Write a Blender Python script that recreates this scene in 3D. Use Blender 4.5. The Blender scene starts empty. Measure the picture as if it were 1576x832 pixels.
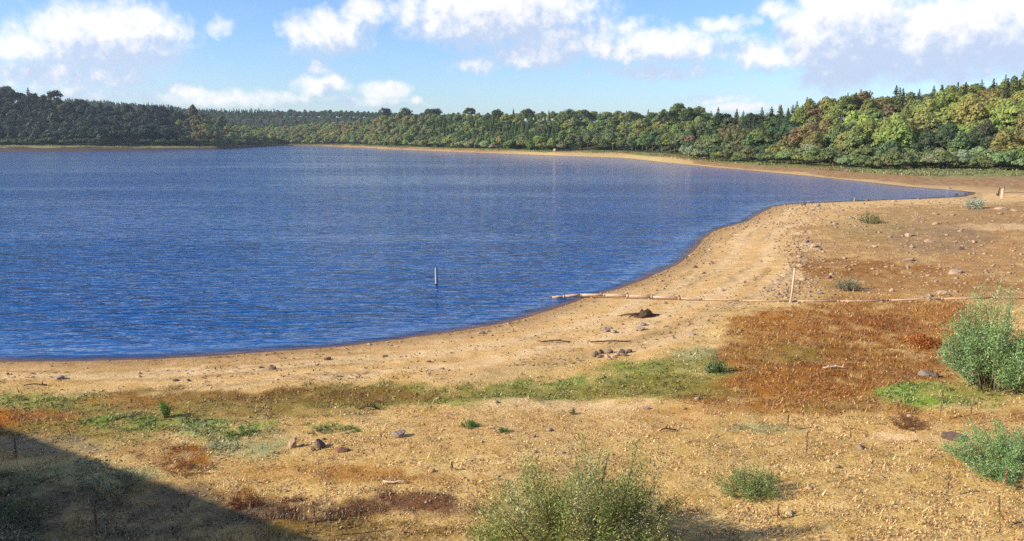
import bpy, math, random
import numpy as np
from mathutils import Vector, Matrix

random.seed(11)
RNG = np.random.default_rng(11)
S = bpy.context.scene
C = S.collection

# ------------------------------------------------------------------ camera, sky, sun, exposure
FPX, CX, CY = 1237.0, 788.0, 416.0          # focal length and centre in pixels of the 1576 x 832 photograph
PITCH = math.atan(208.0 / FPX)
CAMZ = 10.0
cam_d = bpy.data.cameras.new('camera'); cam = bpy.data.objects.new('camera', cam_d); C.objects.link(cam)
cam_d.sensor_width = 36.0; cam_d.lens = 36.0 * FPX / 1576.0
cam_d.clip_start = 0.1; cam_d.clip_end = 20000.0
cam.location = (0, 0, CAMZ); cam.rotation_euler = (math.pi / 2 - PITCH, 0, 0)
S.camera = cam
S.view_settings.view_transform = 'Standard'; S.view_settings.look = 'None'
S.view_settings.exposure = 0.62; S.view_settings.gamma = 1.0
S.cycles.use_denoising = False
S.cycles.max_bounces = 6; S.cycles.transparent_max_bounces = 12; S.cycles.volume_bounces = 0
S.cycles.diffuse_bounces = 3; S.cycles.glossy_bounces = 3

SUN_EL = math.radians(27.5)
TRAVEL = (0.956, 0.29)                      # horizontal direction in which the sunlight travels
sun_az = math.atan2(-TRAVEL[0], -TRAVEL[1]) # compass angle of the sun from +Y, clockwise
sun_d = bpy.data.lights.new('sun', 'SUN'); sun_d.energy = 5.0; sun_d.angle = math.radians(0.55); sun_d.color = (1.0, 0.93, 0.80)
sun = bpy.data.objects.new('sun', sun_d); C.objects.link(sun)
sdir = Vector((TRAVEL[0] * math.cos(SUN_EL), TRAVEL[1] * math.cos(SUN_EL), -math.sin(SUN_EL))).normalized()
sun.rotation_euler = sdir.to_track_quat('-Z', 'Y').to_euler(); sun.location = (-40, -20, 60)


def cam_ray(px, py):
    dx = px - CX; v = CY - py
    return dx, v * math.sin(PITCH) + FPX * math.cos(PITCH), v * math.cos(PITCH) - FPX * math.sin(PITCH)


def plane_hit(px, py, z=0.0):
    x, y, d = cam_ray(px, py)
    k = (z - CAMZ) / d
    return x * k, y * k


def azel(px, py):
    x, y, z = cam_ray(px, py)
    return math.degrees(math.atan2(x, y)), math.degrees(math.atan2(z, math.hypot(x, y)))


class NT:
    """small helper for node trees"""
    def __init__(self, tree):
        self.t = tree; self.n = tree.nodes; self.l = tree.links

    def new(self, typ, **kw):
        nd = self.n.new(typ)
        for k, v in kw.items():
            setattr(nd, k, v)
        return nd

    def put(self, sock, v):
        if isinstance(v, bpy.types.NodeSocket):
            self.l.new(v, sock)
        elif v is not None:
            try:
                sock.default_value = v
            except Exception:
                sock.default_value = (v[0], v[1], v[2], 1.0)

    def math(self, op, a, b=None, c=None, clamp=False):
        nd = self.new('ShaderNodeMath', operation=op, use_clamp=clamp)
        self.put(nd.inputs[0], a)
        if b is not None: self.put(nd.inputs[1], b)
        if c is not None: self.put(nd.inputs[2], c)
        return nd.outputs[0]

    def vmath(self, op, a, b=None, c=None):
        nd = self.new('ShaderNodeVectorMath', operation=op)
        self.put(nd.inputs[0], a)
        if b is not None: self.put(nd.inputs[1], b)
        if c is not None: self.put(nd.inputs[2], c)
        return nd.outputs['Value'] if op in ('DOT_PRODUCT', 'LENGTH') else nd.outputs[0]

    def mix(self, f, a, b, blend='MIX'):
        nd = self.new('ShaderNodeMix', data_type='RGBA', blend_type=blend)
        self.put(nd.inputs[0], f); self.put(nd.inputs[6], a); self.put(nd.inputs[7], b)
        return nd.outputs[2]

    def noise(self, vec, scale, detail=4.0, rough=0.55, dist=0.0):
        nd = self.new('ShaderNodeTexNoise')
        self.put(nd.inputs['Vector'], vec); nd.inputs['Scale'].default_value = scale
        nd.inputs['Detail'].default_value = detail; nd.inputs['Roughness'].default_value = rough
        nd.inputs['Distortion'].default_value = dist
        return nd.outputs['Fac'], nd.outputs['Color']

    def step(self, v, a, b, lo=0.0, hi=1.0):
        nd = self.new('ShaderNodeMapRange', interpolation_type='SMOOTHSTEP')
        self.put(nd.inputs[0], v)
        for i, q in enumerate((a, b, lo, hi)):
            self.put(nd.inputs[i + 1], q)
        return nd.outputs[0]


# ---- clouds: a list of cumulus masses given by bearing and height angle, broken up by noise
CLOUDS = [  # centre x, y and half sizes in photograph pixels, weight
    (770, 22, 165, 52, 1.0), (860, 60, 110, 36, .85), (700, 36, 80, 34, .95), (1005, 72, 150, 30, .9), (950, 55, 90, 40, .6),
    (1300, 55, 76, 62, 1.4), (1340, 82, 95, 38, 1.05), (1450, 58, 110, 52, 1.2), (1540, 45, 90, 48, 1.25), (1180, 84, 70, 30, .75), (1190, 14, 30, 16, .8), (1120, 38, 60, 16, .7),
    (505, 52, 66, 38, .9), (560, 18, 42, 26, .8), (165, 58, 115, 50, .95), (90, 48, 45, 34, .85), (225, 45, 50, 36, .9), (40, 72, 90, 24, .8), (80, 115, 130, 32, .72), (180, 118, 60, 26, .7),
    (497, 132, 44, 20, .9), (492, 106, 22, 16, .75), (590, 138, 42, 18, .85), (287, 140, 30, 14, .85), (340, 42, 26, 22, .6), (735, 96, 55, 18, .75), (640, 152, 18, 8, .7),
    (1140, 164, 60, 9, .8), (1300, 120, 85, 12, .7), (340, 150, 170, 16, .62), (1020, 108, 170, 16, .62), (110, 148, 120, 14, .6), (560, 155, 120, 12, .55), (1100, 150, 90, 9, .55), (1440, 112, 120, 20, .75), (820, 84, 90, 24, .9), (1560, 100, 100, 20, .6),
]


def make_cloud_group():
    g = bpy.data.node_groups.new('cloud_mass', 'ShaderNodeTree')
    g.interface.new_socket('P', in_out='INPUT', socket_type='NodeSocketVector')
    g.interface.new_socket('Q', in_out='INPUT', socket_type='NodeSocketVector')
    g.interface.new_socket('D', in_out='OUTPUT', socket_type='NodeSocketFloat')
    T = NT(g)
    gi = T.new('NodeGroupInput'); go = T.new('NodeGroupOutput')
    P, Q = gi.outputs[0], gi.outputs[1]
    _, nc = T.noise(P, 0.55, 3.0, 0.55)
    w = T.vmath('MULTIPLY', T.vmath('SUBTRACT', nc, (.5, .5, .5)), (1.7, 0.9, 0.0))
    PW = T.vmath('ADD', P, w)
    acc = None
    for (cx, cy, rx, ry, wt) in CLOUDS:
        a, e = azel(cx, cy)
        k = 0.0463
        ix, iy = 1 / (rx * k * 1.04), 1 / (ry * k * 1.06)
        q = T.vmath('MULTIPLY_ADD', PW, (ix, iy, 0.0), (-a * ix, -e * iy, 0.0))
        b = T.math('SUBTRACT', wt, T.math('MULTIPLY', T.vmath('DOT_PRODUCT', q, q), 0.8))
        acc = b if acc is None else T.math('SMOOTH_MAX', acc, b, 0.12)
    # scattered fair weather clouds over the rest of the sky
    gf, _ = T.noise(Q, 1.7, 2.0, 0.5)
    sep = T.new('ShaderNodeSeparateXYZ'); T.put(sep.inputs[0], P)
    out_az = T.step(T.math('ABSOLUTE', sep.outputs[0]), 33.0, 42.0)
    out_el = T.step(sep.outputs[1], 9.2, 13.0)
    outside = T.math('MAXIMUM', out_az, out_el)
    gen = T.math('SUBTRACT', T.math('MULTIPLY', T.math('SUBTRACT', gf, 0.58), 9.0), T.math('MULTIPLY', T.math('SUBTRACT', 1.0, outside), 5.0))
    acc = T.math('MAXIMUM', acc, gen)
    fb, _ = T.noise(P, 0.9, 8.0, 0.6, 0.15)
    vo = T.new('ShaderNodeTexVoronoi', feature='SMOOTH_F1'); T.put(vo.inputs['Vector'], PW); vo.inputs['Scale'].default_value = 1.3
    vo.inputs['Smoothness'].default_value = 0.6
    try:
        vo.inputs['Detail'].default_value = 2.0
    except Exception:
        pass
    d = T.math('ADD', acc, T.math('MULTIPLY', T.math('SUBTRACT', fb, 0.5), 1.25))
    d = T.math('SUBTRACT', d, T.math('MULTIPLY', T.math('SUBTRACT', vo.outputs['Distance'], 0.35), 0.30))
    T.put(go.inputs[0], d)
    return g


world = bpy.data.worlds.new('World'); S.world = world; world.use_nodes = True
W = NT(world.node_tree); W.n.clear()
sky = W.new('ShaderNodeTexSky', sky_type='NISHITA'); sky.sun_disc = False
sky.sun_elevation = SUN_EL; sky.sun_rotation = sun_az
sky.altitude = 50; sky.air_density = 1.0; sky.dust_density = 0.3; sky.ozone_density = 3.0
tc = W.new('ShaderNodeTexCoord')
sp = W.new('ShaderNodeSeparateXYZ'); W.put(sp.inputs[0], tc.outputs['Generated'])
az = W.math('MULTIPLY', W.math('ARCTAN2', sp.outputs[0], sp.outputs[1]), 57.29578)
el = W.math('MULTIPLY', W.math('ARCSINE', sp.outputs[2]), 57.29578)
cb = W.new('ShaderNodeCombineXYZ'); W.put(cb.inputs[0], az); W.put(cb.inputs[1], el)
P0 = cb.outputs[0]
Q0 = W.vmath('MULTIPLY', tc.outputs['Generated'], (1.0, 1.0, 2.6))
cg = make_cloud_group()


def cloud_at(off):
    nd = W.new('ShaderNodeGroup'); nd.node_tree = cg
    W.put(nd.inputs[0], W.vmath('ADD', P0, off)); W.put(nd.inputs[1], W.vmath('ADD', Q0, (off[0] * .017, 0, off[1] * .04)))
    return nd.outputs[0]


d0 = cloud_at((0, 0, 0)); d1 = cloud_at((-0.7, 1.5, 0))
above = W.math('GREATER_THAN', el, -0.5)
alpha = W.math('MULTIPLY', W.step(d0, -0.22, 0.75), above)
alpha = W.math('MULTIPLY', alpha, 0.93)
lit = W.step(W.math('SUBTRACT', W.math('MULTIPLY', W.math('SUBTRACT', d0, d1), 1.1), W.math('MULTIPLY', d1, 0.36)), -0.62, 0.66)
cloud_c = W.mix(lit, (4.6, 5.4, 7.0, 1), (8.6, 8.4, 8.3, 1))
# thin high veil between the cumulus
vf, _ = W.noise(W.vmath('MULTIPLY', P0, (0.05, 0.22, 1.0)), 1.0, 6.0, 0.6, 0.6)
veil = W.math('MULTIPLY', W.step(vf, 0.45, 0.75), 0.30)
sky_c = W.mix(1.0, sky.outputs[0], (0.98, 1.16, 1.46, 1), 'MULTIPLY')
sky_c = W.mix(veil, sky_c, (5.6, 6.3, 7.2, 1))
col = W.mix(alpha, sky_c, cloud_c)
bg = W.new('ShaderNodeBackground'); W.put(bg.inputs[0], col); bg.inputs[1].default_value = 0.086
wo = W.new('ShaderNodeOutputWorld'); W.put(wo.inputs[0], bg.outputs[0])

# ------------------------------------------------------------------ helpers: tagging, meshes, noise
def tag(o, label=None, cat=None, group=None, kind=None):
    if label: o['label'] = label
    if cat: o['category'] = cat
    if group: o['group'] = group
    if kind: o['kind'] = kind
    return o


def empty(name, loc=(0, 0, 0), rz=0.0):
    o = bpy.data.objects.new(name, None); C.objects.link(o)
    o.location = loc; o.rotation_euler = (0, 0, rz); o.empty_display_size = 0.3
    return o


def link_mesh(name, me, mat=None, parent=None):
    if mat is not None: me.materials.append(mat)
    o = bpy.data.objects.new(name, me); C.objects.link(o)
    if parent is not None: o.parent = parent
    return o


def np_mesh(name, V, F, smooth=False):
    """V (n,3) floats, F (m,k) vertex numbers"""
    V = np.ascontiguousarray(V, np.float32); F = np.ascontiguousarray(F, np.int32)
    me = bpy.data.meshes.new(name)
    m, k = F.shape
    me.vertices.add(len(V)); me.vertices.foreach_set('co', V.ravel())
    me.loops.add(m * k); me.loops.foreach_set('vertex_index', F.ravel())
    me.polygons.add(m); me.polygons.foreach_set('loop_start', np.arange(0, m * k, k, dtype=np.int32))
    if smooth: me.polygons.foreach_set('use_smooth', np.ones(m, bool))
    me.update(calc_edges=True)
    return me


def add_color(me, name, col):
    a = me.attributes.new(name, 'FLOAT_COLOR', 'POINT')
    c4 = np.ones((len(col), 4), np.float32); c4[:, :3] = col
    a.data.foreach_set('color', c4.ravel())


class MB:
    def __init__(self): self.v = []; self.f = []

    def add(self, v, f):
        b = len(self.v); self.v += [tuple(p) for p in v]; self.f += [tuple(i + b for i in q) for q in f]
        return self

    def box(self, c, s, rot=None):
        pts = [Vector((x * s[0] / 2, y * s[1] / 2, z * s[2] / 2)) for x in (-1, 1) for y in (-1, 1) for z in (-1, 1)]
        if rot is not None: pts = [rot @ p for p in pts]
        pts = [p + Vector(c) for p in pts]
        return self.add(pts, [(0, 1, 3, 2), (4, 6, 7, 5), (0, 4, 5, 1), (2, 3, 7, 6), (0, 2, 6, 4), (1, 5, 7, 3)])

    def tube(self, pts, rad, n=6, cap=True):
        pts = [Vector(p) for p in pts]
        vs = []; fs = []
        up = Vector((0.13, 0.21, 0.97))
        for i, p in enumerate(pts):
            t = (pts[min(i + 1, len(pts) - 1)] - pts[max(i - 1, 0)]).normalized()
            a = t.cross(up)
            if a.length < 0.15: a = t.cross(Vector((1, 0, 0)))
            a.normalize(); b = t.cross(a)
            r = rad[i] if hasattr(rad, '__len__') else rad
            for k in range(n):
                th = 2 * math.pi * k / n
                vs.append(p + (a * math.cos(th) + b * math.sin(th)) * r)
        for i in range(len(pts) - 1):
            for k in range(n):
                fs.append((i * n + k, i * n + (k + 1) % n, (i + 1) * n + (k + 1) % n, (i + 1) * n + k))
        if cap:
            fs.append(tuple(range(n))[::-1]); fs.append(tuple((len(pts) - 1) * n + k for k in range(n)))
        return self.add(vs, fs)

    def mesh(self, name, smooth=False):
        me = bpy.data.meshes.new(name); me.from_pydata(self.v, [], self.f)
        if smooth: me.polygons.foreach_set('use_smooth', [True] * len(me.polygons))
        me.update()
        return me

    def build(self, name, mat, parent=None, smooth=False):
        return link_mesh(name, self.mesh(name, smooth), mat, parent)


_perm = np.random.default_rng(5).random((256, 256)).astype(np.float64)


def vnoise(x, y, seed=0):
    x = x + seed * 17.3; y = y - seed * 9.7
    xi = np.floor(x).astype(int); yi = np.floor(y).astype(int)
    fx = x - xi; fy = y - yi
    fx = fx * fx * (3 - 2 * fx); fy = fy * fy * (3 - 2 * fy)
    g = lambda a, b: _perm[a & 255, b & 255]
    return (g(xi, yi) * (1 - fx) + g(xi + 1, yi) * fx) * (1 - fy) + (g(xi, yi + 1) * (1 - fx) + g(xi + 1, yi + 1) * fx) * fy


def fbm(x, y, octv=4, seed=0):
    s = 0; a = 1; t = 0
    for i in range(octv):
        s = s + a * vnoise(x * 2 ** i, y * 2 ** i, seed + i); t += a; a *= 0.5
    return s / t


def sstep(a, b, x):
    t = np.clip((x - a) / (b - a), 0, 1)
    return t * t * (3 - 2 * t)


# ------------------------------------------------------------------ the lie of the land
NEAR = [(0, 556), (100, 555), (200, 553), (300, 549), (400, 543), (500, 535), (600, 524), (700, 510), (760, 500), (800, 491), (850, 476), (900, 458), (950, 444), (1000, 427), (1030, 413), (1060, 395), (1072, 380),
        (1085, 365), (1100, 355), (1125, 347), (1150, 340), (1170, 328), (1190, 318), (1215, 314), (1250, 312), (1350, 308), (1430, 305), (1485, 302), (1502, 298)]
FAR = [(0, 232), (60, 232.2), (140, 232.2), (250, 231), (330, 230), (380, 227), (430, 224), (500, 224.5), (560, 226.5), (600, 229), (700, 233), (780, 236), (870, 239.5), (960, 242.5), (1020, 249), (1050, 252),
       (1100, 257), (1200, 266), (1300, 276), (1400, 287), (1480, 293), (1502, 296), (1580, 303)]
# foot of the woods: px, height above water, distance behind the water line
FOOT = [(-200, 3.5, 28), (0, 3.6, 26), (150, 3.4, 26), (330, 2.6, 26), (430, 1.6, 18), (600, 2.0, 18), (850, 2.0, 18), (880, 2.0, 40), (1010, 2.2, 44), (1100, 1.7, 36), (1300, 1.6, 52), (1450, 1.7, 72), (1576, 1.8, 90), (1800, 2.0, 100)]
HILL = [(-300, 42), (0, 34), (60, 28), (150, 21), (250, 19), (300, 16), (335, 10), (350, 7), (430, 11), (480, 13), (520, 16), (600, 18), (700, 18), (900, 17), (1000, 14), (1060, 14), (1100, 10), (1150, 9), (1200, 10), (1300, 15), (1400, 16), (1500, 19), (1600, 22), (1800, 26)]
RIDGE = [(-300, 50), (0, 50), (150, 50), (250, 44), (330, 38), (500, 38), (660, 36), (760, 30), (900, 22), (1800, 24)]


def az_of(px):
    return np.degrees(np.arctan2(np.asarray(px, float) - CX, FPX * math.cos(PITCH)))   # close enough near the horizon row


near_xy = [(-260, 165), (-130, 89), (-90, 68), (-60, 50.0), (-38, 39.5)] + [plane_hit(*p) for p in NEAR]
far_xy = [(-330, 225), (-470, 260), (-560, 340), (-470, 430)] + [plane_hit(*p) for p in FAR]
NEARP = np.array(near_xy); FARP = np.array(far_xy)
near_az = np.degrees(np.arctan2(NEARP[:, 0], NEARP[:, 1])); near_r = np.hypot(NEARP[:, 0], NEARP[:, 1])
far_az = np.degrees(np.arctan2(FARP[:, 0], FARP[:, 1])); far_r = np.hypot(FARP[:, 0], FARP[:, 1])
tipaz = math.degrees(math.atan2(*plane_hit(1502, 297)))
POLY = np.array(near_xy + far_xy[:-1][::-1])
A_FOOT = np.degrees(np.arctan2(np.array([p[0] for p in FOOT]) - CX, 1220.0))
A_HILL = np.degrees(np.arctan2(np.array([p[0] for p in HILL]) - CX, 1250.0))
A_RIDGE = np.degrees(np.arctan2(np.array([p[0] for p in RIDGE]) - CX, 1250.0))


def r_far_at(a): return np.interp(a, far_az[1:], far_r[1:])
def r_near_at(a): return np.interp(a, near_az, near_r)
def foot_at(a): return np.interp(a, A_FOOT, [p[2] for p in FOOT]) + r_far_at(a)


def shore_dist(x, y):
    best = np.full(x.shape, 1e9)
    n = len(POLY)
    for i in range(n):
        ax, ay = POLY[i]; bx, by = POLY[(i + 1) % n]
        vx, vy = bx - ax, by - ay
        L = vx * vx + vy * vy + 1e-9
        t = np.clip(((x - ax) * vx + (y - ay) * vy) / L, 0, 1)
        best = np.minimum(best, (x - ax - t * vx) ** 2 + (y - ay - t * vy) ** 2)
    return np.sqrt(best)


def inside_lake(x, y):
    ins = np.zeros(x.shape, bool); n = len(POLY)
    j = n - 1
    for i in range(n):
        xi, yi = POLY[i]; xj, yj = POLY[j]
        c = ((yi > y) != (yj > y)) & (x < (xj - xi) * (y - yi) / (yj - yi + 1e-12) + xi)
        ins ^= c; j = i
    return ins


DN = (0.52, 0.854)       # the dam: unit vector across it, towards the lake
DU = (-0.854, 0.52)


def height(x, y):
    x = np.asarray(x, float); y = np.asarray(y, float)
    r = np.hypot(x, y); a = np.degrees(np.arctan2(x, y))
    d = shore_dist(x, y); ins = inside_lake(x, y)
    wob = (fbm(x * .35, y * .35, 4, 3) - .5) * 1.7 * np.clip(d / 1.5, .25, 1) * np.clip(r / 60, .35, 1.2)
    dd = np.where(ins, -d, d)
    dn = dd + wob
    near = np.where(dn > 0, 0.050 * np.minimum(dn, 28) + 0.012 * np.clip(dn - 28, 0, 60), 0.11 * np.maximum(dn, -30))
    und = (fbm(x * .22, y * .22, 3, 8) - .5) * 0.28 + (fbm(x * .9, y * .9, 2, 4) - .5) * 0.10
    near = near + und * sstep(2.0, 9.0, dd)
    rf = r_far_at(a); rw = foot_at(a)
    t = np.clip((r - rf) / np.maximum(rw - rf, 1), 0, 1)
    zf = np.interp(a, A_FOOT, [p[1] for p in FOOT]) * t ** 0.8
    H = np.interp(a, A_HILL, [p[1] for p in HILL])
    Lh = np.where(a > 10, 120.0, 150.0)
    hill = sstep(0, 1, (r - rw) / Lh) * H
    hill = hill + (fbm(x * .01, y * .01, 3, 2) - .5) * 4 * sstep(20, 140, r - rw)
    R = np.interp(a, A_RIDGE, [p[1] for p in RIDGE])
    ridge = sstep(1050, 1420, r) * (R - H)
    farz = zf + hill + ridge + (fbm(x * .12, y * .12, 3, 6) - .5) * .5 * t
    wR = sstep(5, 22, a)
    nearcap = np.minimum(np.where(dd > 0, near, 0), 1.6) * wR
    back = (y < 20) | (np.abs(a) > 75)
    isfar = (r > rf) & ~back & ~ins
    z = np.where(isfar, np.maximum(farz, nearcap), near)
    z = np.where((~ins) & (z < 0.0) & (dd > 1.2), 0.02, z)
    # the dam on whose crest the viewer stands
    p = x * DN[0] + y * DN[1]; u = x * DU[0] + y * DU[1]
    dz = np.where(p > 1.1, 8.3 - 0.95 * (p - 1.1), np.where(p < -4, 8.3 + 0.5 * (p + 4), 8.3))
    along = sstep(330, 300, u) * sstep(-160, -120, u)
    dz = dz + (fbm(x * .7, y * .7, 3, 9) - .5) * 0.25 * (p > 2)
    dz = np.where(along > 0, dz * along - (1 - along) * 3, -5)
    toe = 0.35
    h = np.clip(0.5 + 0.5 * (dz - z) / toe, 0, 1)
    z = z * (1 - h) + dz * h + toe * h * (1 - h)
    return z


az_f = np.arange(-50, 50.001, 0.18)
az_b = np.concatenate([np.arange(50, 180, 3.2)[1:], np.arange(-180, -50, 3.2)])
AZ = np.concatenate([az_f, az_b]); AZ = np.sort(np.unique(np.round(AZ, 4)))
RR = np.concatenate([np.geomspace(.6, 9, 40)[:-1], np.geomspace(9, 130, 230)[:-1], np.geomspace(130, 330, 130)[:-1], np.geomspace(330, 900, 220)[:-1], np.geomspace(900, 3300, 46)])
NR = len(RR)
gx = np.sin(np.radians(AZ))[None, :] * RR[:, None]; gy = np.cos(np.radians(AZ))[None, :] * RR[:, None]
GZ = height(gx, gy)
AZ_EXT = np.concatenate([AZ, [AZ[0] + 360]])
GZ_EXT = np.concatenate([GZ, GZ[:, :1]], 1)


def gz(x, y):
    """height of the ground sheet itself"""
    x = np.asarray(x, float); y = np.asarray(y, float)
    r = np.maximum(np.hypot(x, y), 0.61); a = np.degrees(np.arctan2(x, y))
    a = np.where(a < AZ[0], a + 360, a)
    i = np.clip(np.searchsorted(RR, r, side='right') - 1, 0, NR - 2)
    ri = (r - RR[i]) / (RR[i + 1] - RR[i])
    j = np.clip(np.searchsorted(AZ_EXT, a, side='right') - 1, 0, len(AZ_EXT) - 2)
    fj = (a - AZ_EXT[j]) / (AZ_EXT[j + 1] - AZ_EXT[j])
    return (GZ_EXT[i, j] * (1 - fj) + GZ_EXT[i, j + 1] * fj) * (1 - ri) + (GZ_EXT[i + 1, j] * (1 - fj) + GZ_EXT[i + 1, j + 1] * fj) * ri


def hit(px, py):
    """where the line of sight through a photograph pixel meets the ground"""
    x, y, d = cam_ray(px, py)
    z = 1.0
    for _ in range(40):
        k = (z - CAMZ) / d
        z = 0.5 * z + 0.5 * max(float(gz(x * k, y * k)), 0.0)
    k = (z - CAMZ) / d
    return x * k, y * k, float(gz(x * k, y * k))


def hits(px, py):
    dx = px - CX; v = CY - py
    Y = v * math.sin(PITCH) + FPX * math.cos(PITCH); D = v * math.cos(PITCH) - FPX * math.sin(PITCH)
    z = np.ones_like(dx)
    for _ in range(14):
        k = (z - CAMZ) / D
        z = 0.5 * z + 0.5 * np.maximum(gz(dx * k, Y * k), 0)
    k = (z - CAMZ) / D
    return dx * k, Y * k


def project(x, y, z):
    zc = z - CAMZ
    f = y * math.cos(PITCH) - zc * math.sin(PITCH); u = y * math.sin(PITCH) + zc * math.cos(PITCH)
    f = np.where(f < 0.3, 0.3, f)
    return CX + FPX * x / f, CY - FPX * u / f


# ---- what grows where (true colours of soil and plants), in zones laid on the ground
SAND = np.array((.60, .385, .185)); SAND2 = np.array((.66, .46, .26)); MUD = np.array((.27, .15, .065))
STRAW = np.array((.57, .39, .178)); RUST = np.array((.34, .165, .058)); ORANGE = np.array((.34, .13, .032)); OLIVE = np.array((.22, .175, .05))
GREEN = np.array((.235, .235, .065)); BGREEN = np.array((.23, .30, .07)); BROWN = np.array((.12, .06, .03)); STONY = np.array((.36, .21, .10)); PALE = np.array((.27, .29, .14))
# px, py, rx, ry, colour, weight, plant cover
ZONES = [
    (1330, 385, 210, 72, STONY, .95, .25), (1560, 385, 140, 80, STONY, .9, .3), (1330, 330, 130, 20, SAND, .55, .05), (1500, 332, 160, 26, np.array((.33, .20, .10)), .8, .3), (1560, 350, 120, 5, SAND2, .6, .0),
    (1330, 415, 120, 14, np.array((.25, .11, .04)), .7, .6), (1450, 440, 150, 16, np.array((.30, .15, .06)), .6, .6), (1350, 352, 60, 20, np.array((.26, .2, .09)), .5, .4), (1450, 368, 90, 22, np.array((.25, .165, .10)), .6, .3),
    (1350, 520, 190, 62, RUST, .92, 1.0), (1200, 500, 80, 26, RUST, .9, .9), (1185, 492, 40, 12, ORANGE, .7, .9), (1440, 490, 90, 30, RUST, 1.0, 1.0), (1425, 523, 34, 12, ORANGE, .9, 1.0), (1240, 560, 150, 46, np.array((.29, .14, .045)), .85, 1.0),
    (1215, 545, 60, 16, OLIVE, .6, .9), (1150, 595, 140, 24, np.array((.34, .18, .06)), .8, .9), (1260, 592, 110, 16, ORANGE, .5, .9), (1330, 625, 90, 14, OLIVE, .6, .8), (1500, 640, 120, 12, RUST, .6, .7), (1330, 585, 150, 30, np.array((.30, .135, .045)), .85, 1.0), (1180, 610, 130, 20, np.array((.32, .15, .05)), .85, .9), (1290, 628, 150, 14, np.array((.30, .15, .05)), .7, .8), (1160, 520, 60, 34, np.array((.33, .17, .06)), .8, .9), (1330, 500, 80, 18, np.array((.25, .10, .035)), .8, 1.0), (700, 690, 120, 10, np.array((.40, .22, .10)), .5, .6), (900, 720, 160, 12, np.array((.38, .22, .11)), .5, .6), (1250, 700, 140, 10, np.array((.40, .25, .10)), .5, .6), (1500, 710, 80, 10, np.array((.42, .26, .10)), .5, .6), (500, 730, 160, 10, np.array((.42, .22, .08)), .5, .6), (90, 650, 160, 16, np.array((.30, .16, .05)), .7, .9), (1110, 635, 130, 8, RUST, .5, .6),
    (1420, 606, 62, 17, BGREEN, 1.1, 1.0), (1500, 600, 70, 20, GREEN, .8, .9), (1370, 575, 60, 14, np.array((.25, .13, .05)), .6, .8),
    (1030, 575, 100, 24, GREEN, .95, .9), (900, 598, 190, 17, GREEN, 1.0, .9), (850, 590, 90, 8, BGREEN, .4, .9), (700, 603, 260, 12, OLIVE, .7, .9), (1000, 600, 130, 12, OLIVE, .6, .9), (660, 612, 240, 15, GREEN, .85, .9), (330, 617, 280, 17, OLIVE, 1.0, .95), (450, 610, 260, 11, np.array((.20, .10, .035)), .7, .8), (300, 634, 260, 14, np.array((.22, .15, .05)), .7, .8),
    (1075, 548, 36, 13, PALE, .6, .8), (80, 622, 120, 17, GREEN, .8, .9), (200, 618, 90, 10, RUST, .6, .8), (40, 655, 110, 22, RUST, 1.0, .9), (0, 648, 50, 12, ORANGE, .8, .9), (130, 668, 120, 18, OLIVE, .7, .8),
    (250, 652, 110, 15, np.array((.20, .24, .06)), 1.0, 1.0), (360, 664, 80, 12, np.array((.22, .25, .09)), .8, .9), (330, 640, 200, 10, np.array((.24, .17, .06)), .6, .7), (370, 690, 60, 12, PALE, .7, .9), (400, 655, 60, 5, BGREEN, .5, .8),
    (285, 705, 50, 17, ORANGE, 1.0, .9), (230, 690, 60, 14, np.array((.26, .13, .05)), .6, .7), (380, 762, 60, 11, RUST, .8, .8), (150, 730, 110, 16, PALE, .6, .9), (60, 690, 110, 16, np.array((.26, .20, .13)), .6, .5),
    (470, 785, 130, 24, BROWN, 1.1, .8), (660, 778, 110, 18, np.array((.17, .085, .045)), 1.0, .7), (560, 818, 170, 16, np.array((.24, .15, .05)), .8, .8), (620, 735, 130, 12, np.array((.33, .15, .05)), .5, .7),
    (640, 690, 220, 30, STRAW, .5, .8), (520, 660, 30, 5, GREEN, .6, .9), (420, 692, 40, 16, PALE, .5, .8), (860, 655, 260, 22, np.array((.52, .32, .15)), .5, .6), (870, 625, 150, 9, SAND2, .7, .2), (1430, 680, 90, 7, SAND2, .6, .1),
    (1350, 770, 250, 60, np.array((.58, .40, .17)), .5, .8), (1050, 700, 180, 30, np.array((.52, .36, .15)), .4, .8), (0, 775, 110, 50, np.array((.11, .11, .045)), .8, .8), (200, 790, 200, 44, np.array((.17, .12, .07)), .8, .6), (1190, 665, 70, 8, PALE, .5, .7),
]
# lower edge of the bare sand, in photograph pixels
SANDLINE = [(-400, 590), (0, 588), (200, 597), (420, 592), (620, 580), (800, 566), (900, 553), (980, 538), (1040, 512), (1100, 490), (1160, 470), (1215, 455), (1235, 440), (1238, 350), (1250, 330), (1300, 318), (2200, 300)]


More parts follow.
